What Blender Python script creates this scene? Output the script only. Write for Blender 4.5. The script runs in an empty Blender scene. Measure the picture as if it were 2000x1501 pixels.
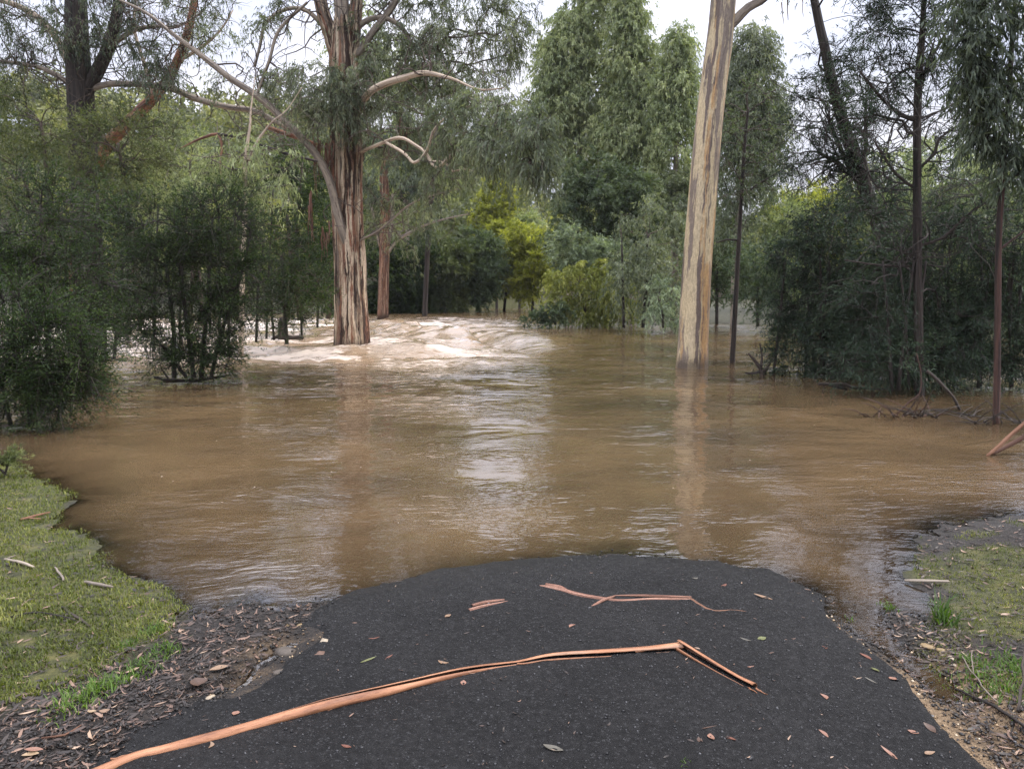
import bpy, math, random
import numpy as np

sc = bpy.context.scene
# ------------------------------------------------------------------ camera
F, CX, CY = 1440.0, 1000.0, 750.5
HORIZON = 565.0
PITCH = math.atan((CY - HORIZON) / F)
CAMZ = 1.72
cam_d = bpy.data.cameras.new('camera'); cam = bpy.data.objects.new('camera', cam_d)
sc.collection.objects.link(cam); sc.camera = cam
cam.location = (0, 0, CAMZ); cam.rotation_euler = (math.pi/2 - PITCH, 0, 0)
cam_d.sensor_width = 36; cam_d.lens = 36*F/2000; cam_d.clip_end = 3000; cam_d.clip_start = 0.05
# ------------------------------------------------------------------ sky, sun, exposure
SUN_EL, SUN_AZ = math.radians(50), math.radians(78)       # azimuth clockwise from +Y
world = bpy.data.worlds.new('World'); sc.world = world; world.use_nodes = True
nt = world.node_tree; nt.nodes.clear()
def N(t, typ, **kw):
    n = t.nodes.new(typ)
    for k, v in kw.items():
        if k.startswith('i_'):
            key = k[2:]; n.inputs[int(key) if key.isdigit() else key.replace('_', ' ')].default_value = v
        else: setattr(n, k, v)
    return n
sky = N(nt, 'ShaderNodeTexSky', sky_type='NISHITA', sun_disc=False)
sky.sun_elevation = SUN_EL; sky.sun_rotation = SUN_AZ
tc = N(nt, 'ShaderNodeTexCoord'); mp = N(nt, 'ShaderNodeMapping'); mp.inputs['Scale'].default_value = (1.2, 1.2, 3.0)
nz = N(nt, 'ShaderNodeTexNoise'); nz.inputs['Scale'].default_value = 1.7; nz.inputs['Detail'].default_value = 5
nt.links.new(tc.outputs['Generated'], mp.inputs[0]); nt.links.new(mp.outputs[0], nz.inputs['Vector'])
cl = N(nt, 'ShaderNodeValToRGB')                            # overcast layer: pale lavender to white
cl.color_ramp.elements[0].position = .36; cl.color_ramp.elements[0].color = (5.4, 5.8, 7.3, 1)
cl.color_ramp.elements[1].position = .64; cl.color_ramp.elements[1].color = (10.4, 10.3, 11.0, 1)
nt.links.new(nz.outputs[0], cl.inputs[0])
sxyz = N(nt, 'ShaderNodeSeparateXYZ'); nt.links.new(tc.outputs['Generated'], sxyz.inputs[0])
gp_ = N(nt, 'ShaderNodeMath', operation='POWER', use_clamp=True); nt.links.new(sxyz.outputs[2], gp_.inputs[0]); gp_.inputs[1].default_value = 1.35
gz = N(nt, 'ShaderNodeMapRange'); nt.links.new(gp_.outputs[0], gz.inputs[0])          # overcast sky: brighter towards the zenith
for i_, v_ in enumerate((0., 1., .47, 3.7)): gz.inputs[i_+1].default_value = v_
gm = N(nt, 'ShaderNodeVectorMath', operation='SCALE'); nt.links.new(cl.outputs[0], gm.inputs[0]); nt.links.new(gz.outputs[0], gm.inputs['Scale'])
mx = N(nt, 'ShaderNodeMixRGB'); mx.inputs[0].default_value = .93
nt.links.new(sky.outputs[0], mx.inputs[1]); nt.links.new(gm.outputs[0], mx.inputs[2])
bg = N(nt, 'ShaderNodeBackground'); bg.inputs['Strength'].default_value = .1
wo = N(nt, 'ShaderNodeOutputWorld')
nt.links.new(mx.outputs[0], bg.inputs[0]); nt.links.new(bg.outputs[0], wo.inputs[0])
sl = bpy.data.lights.new('sun', 'SUN'); sun = bpy.data.objects.new('sun', sl); sc.collection.objects.link(sun)
sl.energy = 2.2; sl.angle = math.radians(8); sl.color = (1, .93, .82)
sun.rotation_euler = (math.pi/2 - SUN_EL, 0, math.pi - SUN_AZ)
sc.view_settings.view_transform = 'Standard'; sc.view_settings.look = 'None'
sc.view_settings.exposure = 0.55; sc.view_settings.gamma = 1; sc.view_settings.use_curve_mapping = False
sc.render.engine = 'CYCLES'
sc.cycles.use_denoising = True; sc.cycles.max_bounces = 6; sc.cycles.diffuse_bounces = 3
sc.cycles.glossy_bounces = 3; sc.cycles.transmission_bounces = 3; sc.cycles.transparent_max_bounces = 8
sc.cycles.sample_clamp_indirect = 6; sc.cycles.volume_bounces = 0; HAZE = .0002; sc.cycles.denoising_prefilter = 'FAST'

# ------------------------------------------------------------------ photograph geometry -> metres
cp, sp = math.cos(PITCH), math.sin(PITCH)
def ray(px, py):
    a, b = (px-CX)/F, -(py-CY)/F
    return np.array([a, cp + b*sp, -sp + b*cp])
def at(px, py, Y):
    r = ray(px, py); return np.array([0, 0, CAMZ]) + r*(Y/r[1])
def gp(px, py, z=0.0):
    r = ray(px, py); return np.array([0, 0, CAMZ]) + r*((z-CAMZ)/r[2])
def DY(py): return gp(1000, py)[1]

# ------------------------------------------------------------------ noise
_pr = np.random.RandomState(7); _perm = np.concatenate([_pr.permutation(256)]*3)
def vnoise(x, y):
    xi = np.floor(x).astype(int); yi = np.floor(y).astype(int)
    fx = x-xi; fy = y-yi; fx = fx*fx*(3-2*fx); fy = fy*fy*(3-2*fy); xi &= 255; yi &= 255
    def h(a, b): return _perm[_perm[a & 255]+(b & 255)]/127.5-1
    return (h(xi, yi)*(1-fx)+h(xi+1, yi)*fx)*(1-fy)+(h(xi, yi+1)*(1-fx)+h(xi+1, yi+1)*fx)*fy
def fbm(x, y, o=4):
    s = 0; a = .5
    for k in range(o):
        s = s + a*vnoise(x*2**k+17.3*k, y*2**k+9.1*k); a *= .5
    return s
def sstep(a, b, x):
    t = np.clip((x-a)/(b-a), 0, 1); return t*t*(3-2*t)

# ------------------------------------------------------------------ terrain
def poly_sd(poly, x, y):
    """signed distance, positive inside"""
    x = np.asarray(x, float); y = np.asarray(y, float)
    d = np.full(x.shape, 1e9); ins = np.zeros(x.shape, bool)
    n = len(poly)
    for i in range(n):
        ax, ay = poly[i]; bx, by = poly[(i+1) % n]
        ex, ey = bx-ax, by-ay; t = np.clip(((x-ax)*ex+(y-ay)*ey)/(ex*ex+ey*ey+1e-12), 0, 1)
        d = np.minimum(d, np.hypot(x-ax-t*ex, y-ay-t*ey))
        if ay != by:
            c = ((ay > y) != (by > y)) & (x < (bx-ax)*(y-ay)/(by-ay)+ax); ins ^= c
    return np.where(ins, d, -d)
def line_d(line, x, y):
    x = np.asarray(x, float); y = np.asarray(y, float)
    d = np.full(x.shape, 1e9); tt = np.zeros(x.shape)
    for i in range(len(line)-1):
        ax, ay = line[i]; bx, by = line[i+1]
        ex, ey = bx-ax, by-ay; t = np.clip(((x-ax)*ex+(y-ay)*ey)/(ex*ex+ey*ey+1e-12), 0, 1)
        q = np.hypot(x-ax-t*ex, y-ay-t*ey); m = q < d
        d = np.where(m, q, d); tt = np.where(m, i+t, tt)
    return d, tt
P2 = lambda pts: [tuple(gp(a, b)[:2]) for a, b in pts]
SHORE = [(-14, -8)]+[(-14, 9.5)]+P2([(-260, 885), (0, 908), (60, 938), (125, 960), (112, 992), (88, 1015), (150, 1060), (205, 1108), (285, 1150),
     (345, 1192), (420, 1190), (500, 1176), (570, 1188), (640, 1174), (720, 1162), (800, 1146), (870, 1126), (950, 1115), (1040, 1098),
     (1120, 1087), (1210, 1084), (1300, 1094), (1400, 1108), (1500, 1128), (1580, 1152), (1640, 1185), (1675, 1212), (1735, 1215),
     (1745, 1196), (1812, 1196), (1822, 1175), (1800, 1140), (1786, 1105), (1800, 1055), (1840, 1022), (1910, 1016), (2000, 1008), (2250, 1000)])+[(14, 5), (14, -8)]
ROAD = P2([(700, 1090), (640, 1165), (575, 1225), (505, 1300), (410, 1375), (310, 1440), (180, 1530)])+[(-1.9, 1.2), (-1.9, -3), (2.3, -3), (2.3, 1.2)]+\
       P2([(2010, 1560), (1925, 1470), (1850, 1385), (1760, 1295), (1665, 1212), (1590, 1150), (1500, 1080)])
DITCH = P2([(1665, 1200), (1700, 1235), (1770, 1285), (1830, 1330), (1865, 1385), (1905, 1440), (1990, 1520)])
RILL = P2([(575, 1255), (545, 1275), (505, 1295), (490, 1325), (455, 1350)])
FARS = [(-200, 47), (-60, 47)]+P2([(-300, 616), (100, 614), (400, 612), (640, 611), (760, 609), (860, 606), (960, 601), (1060, 599), (1075, 618),
     (1250, 626), (1350, 630), (1500, 634), (1750, 640), (2100, 646), (2500, 650)])+[(60, 27), (200, 27), (200, 900), (-200, 900)]
def height(x, y):
    x = np.asarray(x, float); y = np.asarray(y, float)
    s = poly_sd(SHORE, x, y)
    r = poly_sd(ROAD, x, y)
    k = sstep(-.25, .1, r)
    z = np.where(s > 0, s*(.05+.035*(1-k)), np.maximum(s*.11, -.9))
    z = np.where(s > 0, np.minimum(z, .14+.02*s), z)
    rough = np.where(s > -3, 1., .3)
    mud = np.exp(-((r+.22)/.3)**2)*(s > 0)
    z = z + rough*(.004+.012*(1-k)+.012*mud)*fbm(x*7, y*7, 4) + .010*(1-k)*rough*fbm(x*1.7+4, y*1.7, 3)
    z = z + .002*fbm(x*30, y*30, 2)*rough
    z = z + k*.012*sstep(0, .5, r)*(s > 0)
    d, t = line_d(DITCH, x, y)
    tgt = -.016+.006*fbm(x*9, y*9, 3)+.05*sstep(3.4, 4.6, t)
    w = np.exp(-(d/(.14+.03*fbm(x*3, y*3, 2)))**2); z = z*(1-w)+tgt*w
    d, t = line_d(RILL, x, y)
    w = np.exp(-(d/.045)**2); z = z*(1-w)+(-.010+.006*fbm(x*12, y*12, 3))*w
    z = z+.010*rough*fbm(x*2.7+11, y*2.7, 3)*np.exp(-(s/.5)**2)
    # far bank and wooded hills
    f = poly_sd(FARS, x, y)
    q = x/np.maximum(y, 1)
    amp = np.interp(q, [-.9, -.45, -.2, -.05, .1, .3, .6, .9], [40, 33, 27, 17, 10, 7, 12, 17])
    zf = np.minimum(f*.06, .5)+amp*sstep(62, 170, y)+ .5*fbm(x*.1, y*.1, 3)*sstep(2, 30, f)
    far = f > -6
    z = np.where((y > 20) & (f > -8), np.where(f > 0, zf, np.maximum(f*.11, -.9)), z)
    return z
def hz(x, y): return float(height(np.array([x]), np.array([y]))[0])
def og(px, py):
    z = 0.
    for _ in range(7):
        p = gp(px, py, z); z = .5*z+.5*hz(p[0], p[1])
    return np.array([p[0], p[1], hz(p[0], p[1])])

# ------------------------------------------------------------------ object helpers
def link(o): sc.collection.objects.link(o); return o
def mesh_np(name, verts, faces_list, attrs=None, smooth=False, vattrs=None):
    """faces_list: list of int arrays (m,3)/(m,4); attrs name -> per-vertex float"""
    me = bpy.data.meshes.new(name)
    verts = np.ascontiguousarray(verts, dtype=np.float32)
    me.vertices.add(len(verts)); me.vertices.foreach_set('co', verts.ravel())
    loops = np.concatenate([f.ravel() for f in faces_list]).astype(np.int32)
    tot = np.concatenate([np.full(len(f), f.shape[1], np.int32) for f in faces_list])
    st = np.concatenate([[0], np.cumsum(tot)[:-1]]).astype(np.int32)
    me.loops.add(len(loops)); me.loops.foreach_set('vertex_index', loops)
    me.polygons.add(len(tot)); me.polygons.foreach_set('loop_start', st); me.polygons.foreach_set('loop_total', tot)
    if smooth: me.polygons.foreach_set('use_smooth', np.ones(len(tot), bool))
    me.update(calc_edges=True)
    for k, v in (attrs or {}).items():
        a = me.attributes.new(k, 'FLOAT', 'POINT'); a.data.foreach_set('value', np.ascontiguousarray(v, dtype=np.float32))
    for k, v in (vattrs or {}).items():
        a = me.attributes.new(k, 'FLOAT_VECTOR', 'POINT'); a.data.foreach_set('vector', np.ascontiguousarray(v, dtype=np.float32).ravel())
    return me
class Acc:
    def __init__(s): s.v = []; s.f3 = []; s.f4 = []; s.n = 0; s.a = []; s.b = []
    def add(s, v, f3=None, f4=None, var=None, bk=None):
        v = np.asarray(v, float); s.v.append(v)
        if f3 is not None and len(f3): s.f3.append(np.asarray(f3)+s.n)
        if f4 is not None and len(f4): s.f4.append(np.asarray(f4)+s.n)
        s.a.append(np.zeros(len(v)) if var is None else np.broadcast_to(var, (len(v),)).astype(float))
        s.b.append(np.zeros((len(v), 3)) if bk is None else bk)
        s.n += len(v)
    def build(s, name, mat, parent=None, org=None, smooth=True):
        if not s.n: return None
        v = np.concatenate(s.v)
        if org is not None: v = v-np.asarray(org)
        fl = []
        if s.f3: fl.append(np.concatenate(s.f3))
        if s.f4: fl.append(np.concatenate(s.f4))
        me = mesh_np(name, v, fl, {'var': np.concatenate(s.a)}, smooth, {'bk': np.concatenate(s.b)})
        me.materials.append(mat)
        o = link(bpy.data.objects.new(name, me))
        if parent is not None: o.parent = parent
        elif org is not None: o.location = org
        return o
def empty(name, loc):
    o = link(bpy.data.objects.new(name, None)); o.location = loc; o.empty_display_size = .2; return o
def tag(o, label=None, cat=None, group=None, kind=None):
    if label: o['label'] = label
    if cat: o['category'] = cat
    if group: o['group'] = group
    if kind: o['kind'] = kind
    return o

# ------------------------------------------------------------------ materials
def newmat(name):
    m = bpy.data.materials.new(name); m.use_nodes = True; t = m.node_tree; t.nodes.clear()
    return m, t, N(t, 'ShaderNodeOutputMaterial')
def ramp(t, stops, fac):
    r = N(t, 'ShaderNodeValToRGB'); e = r.color_ramp.elements
    while len(e) < len(stops): e.new(.5)
    for i, (p, c) in enumerate(stops): e[i].position = p; e[i].color = (*c, 1)
    t.links.new(fac, r.inputs[0]); return r.outputs[0]
def attr(t, name, out='Fac'): return N(t, 'ShaderNodeAttribute', attribute_name=name).outputs[out]
def noise(t, vec, scale, detail=4, rough=.55, mapsc=None, out=0):
    if mapsc is not None:
        m = N(t, 'ShaderNodeMapping'); m.inputs['Scale'].default_value = mapsc; t.links.new(vec, m.inputs[0]); vec = m.outputs[0]
    n = N(t, 'ShaderNodeTexNoise'); n.inputs['Scale'].default_value = scale; n.inputs['Detail'].default_value = detail
    n.inputs['Roughness'].default_value = rough; t.links.new(vec, n.inputs['Vector']); return n.outputs[out]
def math_(t, op, a, b=None, clamp=False):
    n = N(t, 'ShaderNodeMath', operation=op, use_clamp=clamp)
    for i, v in enumerate((a, b)):
        if v is None: continue
        if isinstance(v, (int, float)): n.inputs[i].default_value = v
        else: t.links.new(v, n.inputs[i])
    return n.outputs[0]
def mixc(t, fac, a, b, typ='MIX'):
    n = N(t, 'ShaderNodeMixRGB', blend_type=typ)
    for i, v in enumerate((fac, a, b)):
        if isinstance(v, (int, float)): n.inputs[i].default_value = v
        elif isinstance(v, tuple): n.inputs[i].default_value = (*v, 1)
        else: t.links.new(v, n.inputs[i])
    return n.outputs[0]
def maprange(t, v, a, b, c=0., d=1.):
    n = N(t, 'ShaderNodeMapRange'); t.links.new(v, n.inputs[0])
    for i, q in enumerate((a, b, c, d)): n.inputs[i+1].default_value = q
    return n.outputs[0]
def bump(t, h, dist, strength=1., normal=None):
    b = N(t, 'ShaderNodeBump'); b.inputs['Distance'].default_value = dist; b.inputs['Strength'].default_value = strength
    t.links.new(h, b.inputs['Height'])
    if normal is not None: t.links.new(normal, b.inputs['Normal'])
    return b.outputs[0]
def principled(t, col, rough=.6, spec=.4, nrm=None, out=None):
    p = N(t, 'ShaderNodeBsdfPrincipled')
    if isinstance(col, tuple): p.inputs['Base Color'].default_value = (*col, 1)
    else: t.links.new(col, p.inputs['Base Color'])
    if isinstance(rough, (int, float)): p.inputs['Roughness'].default_value = rough
    else: t.links.new(rough, p.inputs['Roughness'])
    p.inputs['Specular IOR Level'].default_value = spec
    if nrm is not None: t.links.new(nrm, p.inputs['Normal'])
    if out is not None: t.links.new(p.outputs[0], out.inputs[0])
    return p
def leafmat(name, c0, c1, c2, trans=.4, rough=.5, spec=.22):
    m, t, o = newmat(name)
    v = attr(t, 'var')
    c = ramp(t, [(0., c0), (.55, c1), (1., c2)], v)
    p = principled(t, c, rough, spec)
    tr = N(t, 'ShaderNodeBsdfTranslucent')
    c2_ = mixc(t, 1., c, (1.25, 1.3, .55), 'MULTIPLY'); t.links.new(c2_, tr.inputs[0])
    mx = N(t, 'ShaderNodeMixShader'); mx.inputs[0].default_value = trans
    t.links.new(p.outputs[0], mx.inputs[1]); t.links.new(tr.outputs[0], mx.inputs[2]); t.links.new(mx.outputs[0], o.inputs[0])
    return m
M = {}
M['gum'] = leafmat('gum_leaf', (.075, .092, .066), (.145, .172, .118), (.26, .285, .20))
M['gumwarm'] = leafmat('gum_leaf_olive', (.12, .155, .085), (.25, .295, .165), (.40, .43, .25))
M['gumdark'] = leafmat('gum_leaf_dark', (.040, .054, .042), (.085, .108, .080), (.17, .20, .145))
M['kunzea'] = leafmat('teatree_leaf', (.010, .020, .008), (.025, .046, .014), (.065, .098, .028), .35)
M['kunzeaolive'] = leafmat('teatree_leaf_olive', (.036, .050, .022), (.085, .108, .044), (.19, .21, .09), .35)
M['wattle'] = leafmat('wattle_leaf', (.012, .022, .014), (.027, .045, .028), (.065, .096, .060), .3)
M['wattlemid'] = leafmat('wattle_leaf_mid', (.035, .055, .034), (.078, .108, .060), (.15, .19, .11), .35)
M['yellow'] = leafmat('yellow_green_leaf', (.10, .115, .020), (.24, .26, .045), (.42, .42, .09), .45)
M['pale'] = leafmat('silver_leaf', (.09, .12, .08), (.21, .26, .175), (.38, .44, .32), .35)
M['weep'] = leafmat('weeping_leaf', (.09, .11, .025), (.20, .22, .06), (.34, .35, .11), .4)
M['forest'] = leafmat('forest_leaf', (.060, .075, .036), (.14, .155, .068), (.30, .30, .11), .35)

def barkmat(name, stops, zs=.35, xs=9, seed=0., patch=None, rough=.75, bumpd=.012, xs2=34, lich=None):
    m, t, o = newmat(name)
    v = attr(t, 'bk', 'Vector')
    m1 = N(t, 'ShaderNodeMapping'); m1.inputs['Location'].default_value = (seed, seed*1.7, seed*.3); t.links.new(v, m1.inputs[0]); v = m1.outputs[0]
    n1 = noise(t, v, 1., 5, .6, (xs, xs, zs))
    n2 = noise(t, v, 1., 4, .6, (xs2, xs2, zs*2.2))
    f = math_(t, 'ADD', math_(t, 'MULTIPLY', n1, .68), math_(t, 'MULTIPLY', n2, .32))
    f = maprange(t, f, .36, .64)
    c = ramp(t, stops, f)
    n3 = noise(t, v, 1., 5, .65, (60, 60, 12)); c = mixc(t, .5, c, ramp(t, [(.3, (.55, .52, .5)), (.7, (1.25, 1.22, 1.2))], n3), 'MULTIPLY')
    if lich is not None:
        n4 = noise(t, v, 1., 3, .5, (5, 5, 1.3)); c = mixc(t, maprange(t, n4, .52, .62), c, lich)
    h = math_(t, 'ADD', f, math_(t, 'MULTIPLY', n3, .3))
    principled(t, c, rough, .3, bump(t, h, bumpd), o)
    return m
def barklayers(name, base, layers, rough=.7, bumpd=.01, seed=0., base_var=None):
    m, t, o = newmat(name); v = attr(t, 'bk', 'Vector')
    wv_ = N(t, 'ShaderNodeTexNoise'); wv_.inputs['Scale'].default_value = 2.2; wv_.inputs['Detail'].default_value = 3; t.links.new(v, wv_.inputs['Vector'])
    ad = N(t, 'ShaderNodeVectorMath', operation='MULTIPLY_ADD'); t.links.new(wv_.outputs[1], ad.inputs[0]); ad.inputs[1].default_value = (.07, .07, .3); t.links.new(v, ad.inputs[2]); v = ad.outputs[0]
    c = ramp(t, [(.35, base), (.65, base_var or base)], noise(t, v, 1., 5, .6, (5, 5, .9))); h = None
    for k, (col, xs, zs, thr, soft, amt) in enumerate(layers):
        mp_ = N(t, 'ShaderNodeMapping'); mp_.inputs['Location'].default_value = (seed+k*3.7, k*1.9, k*5.1+seed); t.links.new(v, mp_.inputs[0])
        n_ = noise(t, mp_.outputs[0], 1., 7, .66, (xs, xs, zs)); mk = maprange(t, n_, thr, thr+soft, 0., amt); c = mixc(t, mk, c, col)
        h = mk if h is None else math_(t, 'ADD', math_(t, 'MULTIPLY', h, .6), mk)
    fine = noise(t, v, 1., 5, .7, (70, 70, 7)); c = mixc(t, .75, c, ramp(t, [(.3, (.45, .42, .4)), (.7, (1.25, 1.22, 1.2))], fine), 'MULTIPLY')
    spots = noise(t, v, 1., 4, .7, (26, 26, 22)); c = mixc(t, .5, c, ramp(t, [(.3, (.6, .56, .52)), (.6, (1.1, 1.1, 1.1))], spots), 'MULTIPLY')
    sz_ = N(t, 'ShaderNodeSeparateXYZ'); t.links.new(N(t, 'ShaderNodeTexCoord').outputs['Object'], sz_.inputs[0])
    wl = maprange(t, math_(t, 'ADD', sz_.outputs[2], math_(t, 'MULTIPLY', spots, -.5)), -.12, .10, .75, 0.); c = mixc(t, wl, c, (.045, .030, .020))   # muddy soaked band at the flood line
    principled(t, c, rough, .3, bump(t, math_(t, 'ADD', h, math_(t, 'MULTIPLY', fine, .5)), bumpd), o); return m
M['bark_a'] = barkmat('shaggy_gum_bark', [(0, (.028, .018, .014)), (.22, (.10, .048, .03)), (.36, (.26, .17, .12)), (.5, (.50, .41, .31)), (.66, (.42, .29, .20)), (.82, (.17, .105, .075)), (1, (.055, .035, .025))], .28, 7.5, 3.1)
M['bark_b'] = barkmat('smooth_gum_bark', [(0, (.13, .105, .09)), (.30, (.24, .20, .165)), (.42, (.21, .175, .145)), (.47, (.50, .42, .30)), (.60, (.55, .48, .35)), (.70, (.46, .31, .16)), (.78, (.30, .21, .14)), (1, (.12, .08, .06))], .36, 6.0, 8.3, rough=.55, bumpd=.004, xs2=16)
M['bark_a'] = barklayers('shaggy_gum_bark', (.37, .29, .20), [((.60, .50, .37), 5, .30, .465, .05, .95), ((.22, .095, .055), 8, .40, .535, .03, .95), ((.16, .125, .10), 6, .35, .56, .04, .9), ((.040, .022, .015), 6, .34, .53, .03, .97)], .75, .022, 3.3, (.26, .165, .105))
M['bark_b'] = barklayers('smooth_gum_bark', (.58, .48, .30), [((.22, .18, .15), 3.6, .28, .495, .018, .95), ((.47, .29, .13), 6, .26, .56, .03, .85), ((.15, .115, .10), 5, .30, .55, .02, .95), ((.17, .085, .05), 8, .40, .63, .02, .9)], .55, .006, 8.1, (.50, .42, .28))
M['bark_d'] = barkmat('rusty_bark', [(0, (.035, .02, .014)), (.35, (.10, .048, .03)), (.55, (.24, .125, .075)), (.8, (.18, .11, .08)), (1, (.06, .035, .025))], .5, 11, 1.2)
M['bark_f'] = barklayers('rusty_shedding_bark', (.20, .10, .06), [((.40, .28, .19), 16, .5, .53, .04, .9), ((.05, .028, .02), 13, .5, .54, .04, .9), ((.28, .12, .06), 20, .8, .56, .04, .8)], .8, .015, 1.3, (.13, .075, .05))
M['bark_c'] = barkmat('dark_rough_bark', [(0, (.010, .009, .008)), (.4, (.028, .022, .019)), (.7, (.055, .043, .035)), (1, (.018, .015, .013))], .6, 14, 5.2, bumpd=.02)
M['bark_e'] = barkmat('dark_reddish_bark', [(0, (.012, .009, .008)), (.4, (.035, .021, .016)), (.7, (.07, .036, .027)), (1, (.03, .018, .015))], .6, 14, 5.2)
M['bark_red'] = barkmat('peeled_red_bark', [(0, (.06, .028, .02)), (.4, (.19, .080, .045)), (.7, (.30, .15, .09)), (1, (.08, .045, .035))], 1.2, 9, 2.2)
M['limb_grey'] = barkmat('grey_limb_bark', [(0, (.07, .055, .045)), (.4, (.20, .17, .14)), (.7, (.33, .28, .22)), (1, (.12, .09, .07))], .8, 12, 4.4, bumpd=.004)
M['limb_pale'] = barkmat('pale_dead_wood', [(0, (.16, .12, .09)), (.4, (.42, .34, .26)), (.7, (.55, .46, .35)), (1, (.30, .21, .15))], .8, 12, 4.4, bumpd=.003)
M['twig'] = barkmat('twig_bark', [(0, (.03, .022, .018)), (.5, (.085, .065, .052)), (1, (.15, .12, .095))], 2, 20, 7.7, bumpd=.002)
M['twigdark'] = barkmat('dark_twig_bark', [(0, (.012, .010, .009)), (.5, (.032, .026, .022)), (1, (.06, .05, .042))], 2, 20, 7.7, bumpd=.002)
M['strip'] = barkmat('hanging_bark_strip', [(0, (.05, .028, .02)), (.4, (.17, .085, .06)), (.7, (.28, .17, .125)), (1, (.14, .07, .05))], 2, 20, 6.7, bumpd=.002)

# ------------------------------------------------------------------ tubes
def smoothpath(P, R, step):
    P = np.asarray(P, float); R = np.asarray(R, float)
    if len(P) < 3:
        n = max(2, int(np.linalg.norm(P[-1]-P[0])/step)+1); t = np.linspace(0, 1, n)[:, None]
        return P[0]*(1-t)+P[-1]*t, R[0]*(1-t[:, 0])+R[-1]*t[:, 0]
    Q = np.vstack([2*P[0]-P[1], P, 2*P[-1]-P[-2]]); op = []; orr = []
    for i in range(len(P)-1):
        p0, p1, p2, p3 = Q[i:i+4]; n = max(2, int(np.linalg.norm(p2-p1)/step))
        t = (np.arange(n)/n)[:, None]
        op.append(.5*((2*p1)+(-p0+p2)*t+(2*p0-5*p1+4*p2-p3)*t*t+(-p0+3*p1-3*p2+p3)*t**3))
        orr.append(R[i]*(1-t[:, 0])+R[i+1]*t[:, 0])
    return np.vstack(op+[P[-1:]]), np.concatenate(orr+[R[-1:]])
def tube(acc, P, R, sides=8, rough=0., rfreq=3., cap=True, seed=0., flare=None, var=0.):
    P = np.asarray(P, float); R = np.asarray(R, float); n = len(P)
    T = np.gradient(P, axis=0); T /= np.linalg.norm(T, axis=1)[:, None]+1e-9
    up = np.array([0, 1., 0]) if abs(T[0][1]) < .8 else np.array([1., 0, 0])
    U = np.zeros_like(P); u = up
    for i in range(n):
        u = u-T[i]*np.dot(u, T[i]); u = u/(np.linalg.norm(u)+1e-9); U[i] = u
    V = np.cross(T, U)
    a = np.linspace(0, 2*np.pi, sides, endpoint=False)
    s = np.concatenate([[0], np.cumsum(np.linalg.norm(np.diff(P, axis=0), axis=1))])
    A, S = np.meshgrid(a, s); rr = np.repeat(R[:, None], sides, 1)
    if rough:
        rr = rr*(1+rough*fbm(np.cos(A)*rfreq+seed+5, np.sin(A)*rfreq+S*.6+seed, 3)*1.6+rough*.8*fbm(np.cos(A)*rfreq*3+9+seed, np.sin(A)*rfreq*3+S*.9, 3))
    X = P[:, None, :]+rr[:, :, None]*(np.cos(A)[:, :, None]*U[:, None, :]+np.sin(A)[:, :, None]*V[:, None, :])
    bk = np.stack([np.cos(A)*R[:, None].mean(), np.sin(A)*R[:, None].mean(), S+seed*3], 2).reshape(-1, 3)
    i, j = np.meshgrid(np.arange(n-1), np.arange(sides), indexing='ij'); i = i.ravel(); j = j.ravel(); k = (j+1) % sides
    f4 = np.stack([i*sides+j, i*sides+k, (i+1)*sides+k, (i+1)*sides+j], 1)
    v = X.reshape(-1, 3); f3 = None
    if cap:
        v = np.vstack([v, P[-1]+T[-1]*R[-1]*.5, P[0]]); bk = np.vstack([bk, bk[-1], bk[0]])
        b = (n-1)*sides; jj = np.arange(sides); kk = (jj+1) % sides
        f3 = np.concatenate([np.stack([b+jj, b+kk, np.full(sides, n*sides)], 1), np.stack([kk, jj, np.full(sides, n*sides+1)], 1)])
    acc.add(v, f3, f4, var, bk)
def ribbon(acc, P, width, curl=.25, rng=None, var=0.):
    """curled strip of bark: a folded cross-section with thickness following path P"""
    P = np.asarray(P, float); n = len(P); T = np.gradient(P, axis=0); T /= np.linalg.norm(T, axis=1)[:, None]+1e-9
    u = np.array([rng.uniform(-1, 1), rng.uniform(-1, 1), .1]); U = np.zeros_like(P)
    for i in range(n):
        u = u-T[i]*np.dot(u, T[i]); u /= np.linalg.norm(u)+1e-9; U[i] = u
        u = u+np.cross(T[i], u)*rng.uniform(-.15, .3)
    V = np.cross(T, U); w = np.asarray(width)*np.ones(n)
    offs = [(-1, 0), (-.5, curl), (.5, curl), (1, 0), (.5, curl+.12), (-.5, curl+.12)]
    X = np.stack([P+U*(a*w*.5)[:, None]+V*(b*w)[:, None] for a, b in offs], 1)
    m = len(offs); i, j = np.meshgrid(np.arange(n-1), np.arange(m), indexing='ij'); i = i.ravel(); j = j.ravel(); k = (j+1) % m
    s = np.concatenate([[0], np.cumsum(np.linalg.norm(np.diff(P, axis=0), axis=1))])
    bk = np.stack([np.tile(np.arange(m)*.02, (n, 1)), np.zeros((n, m)), np.tile(s[:, None], (1, m))], 2).reshape(-1, 3)
    acc.add(X.reshape(-1, 3), None, np.stack([i*m+j, i*m+k, (i+1)*m+k, (i+1)*m+j], 1), var, bk)

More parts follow.
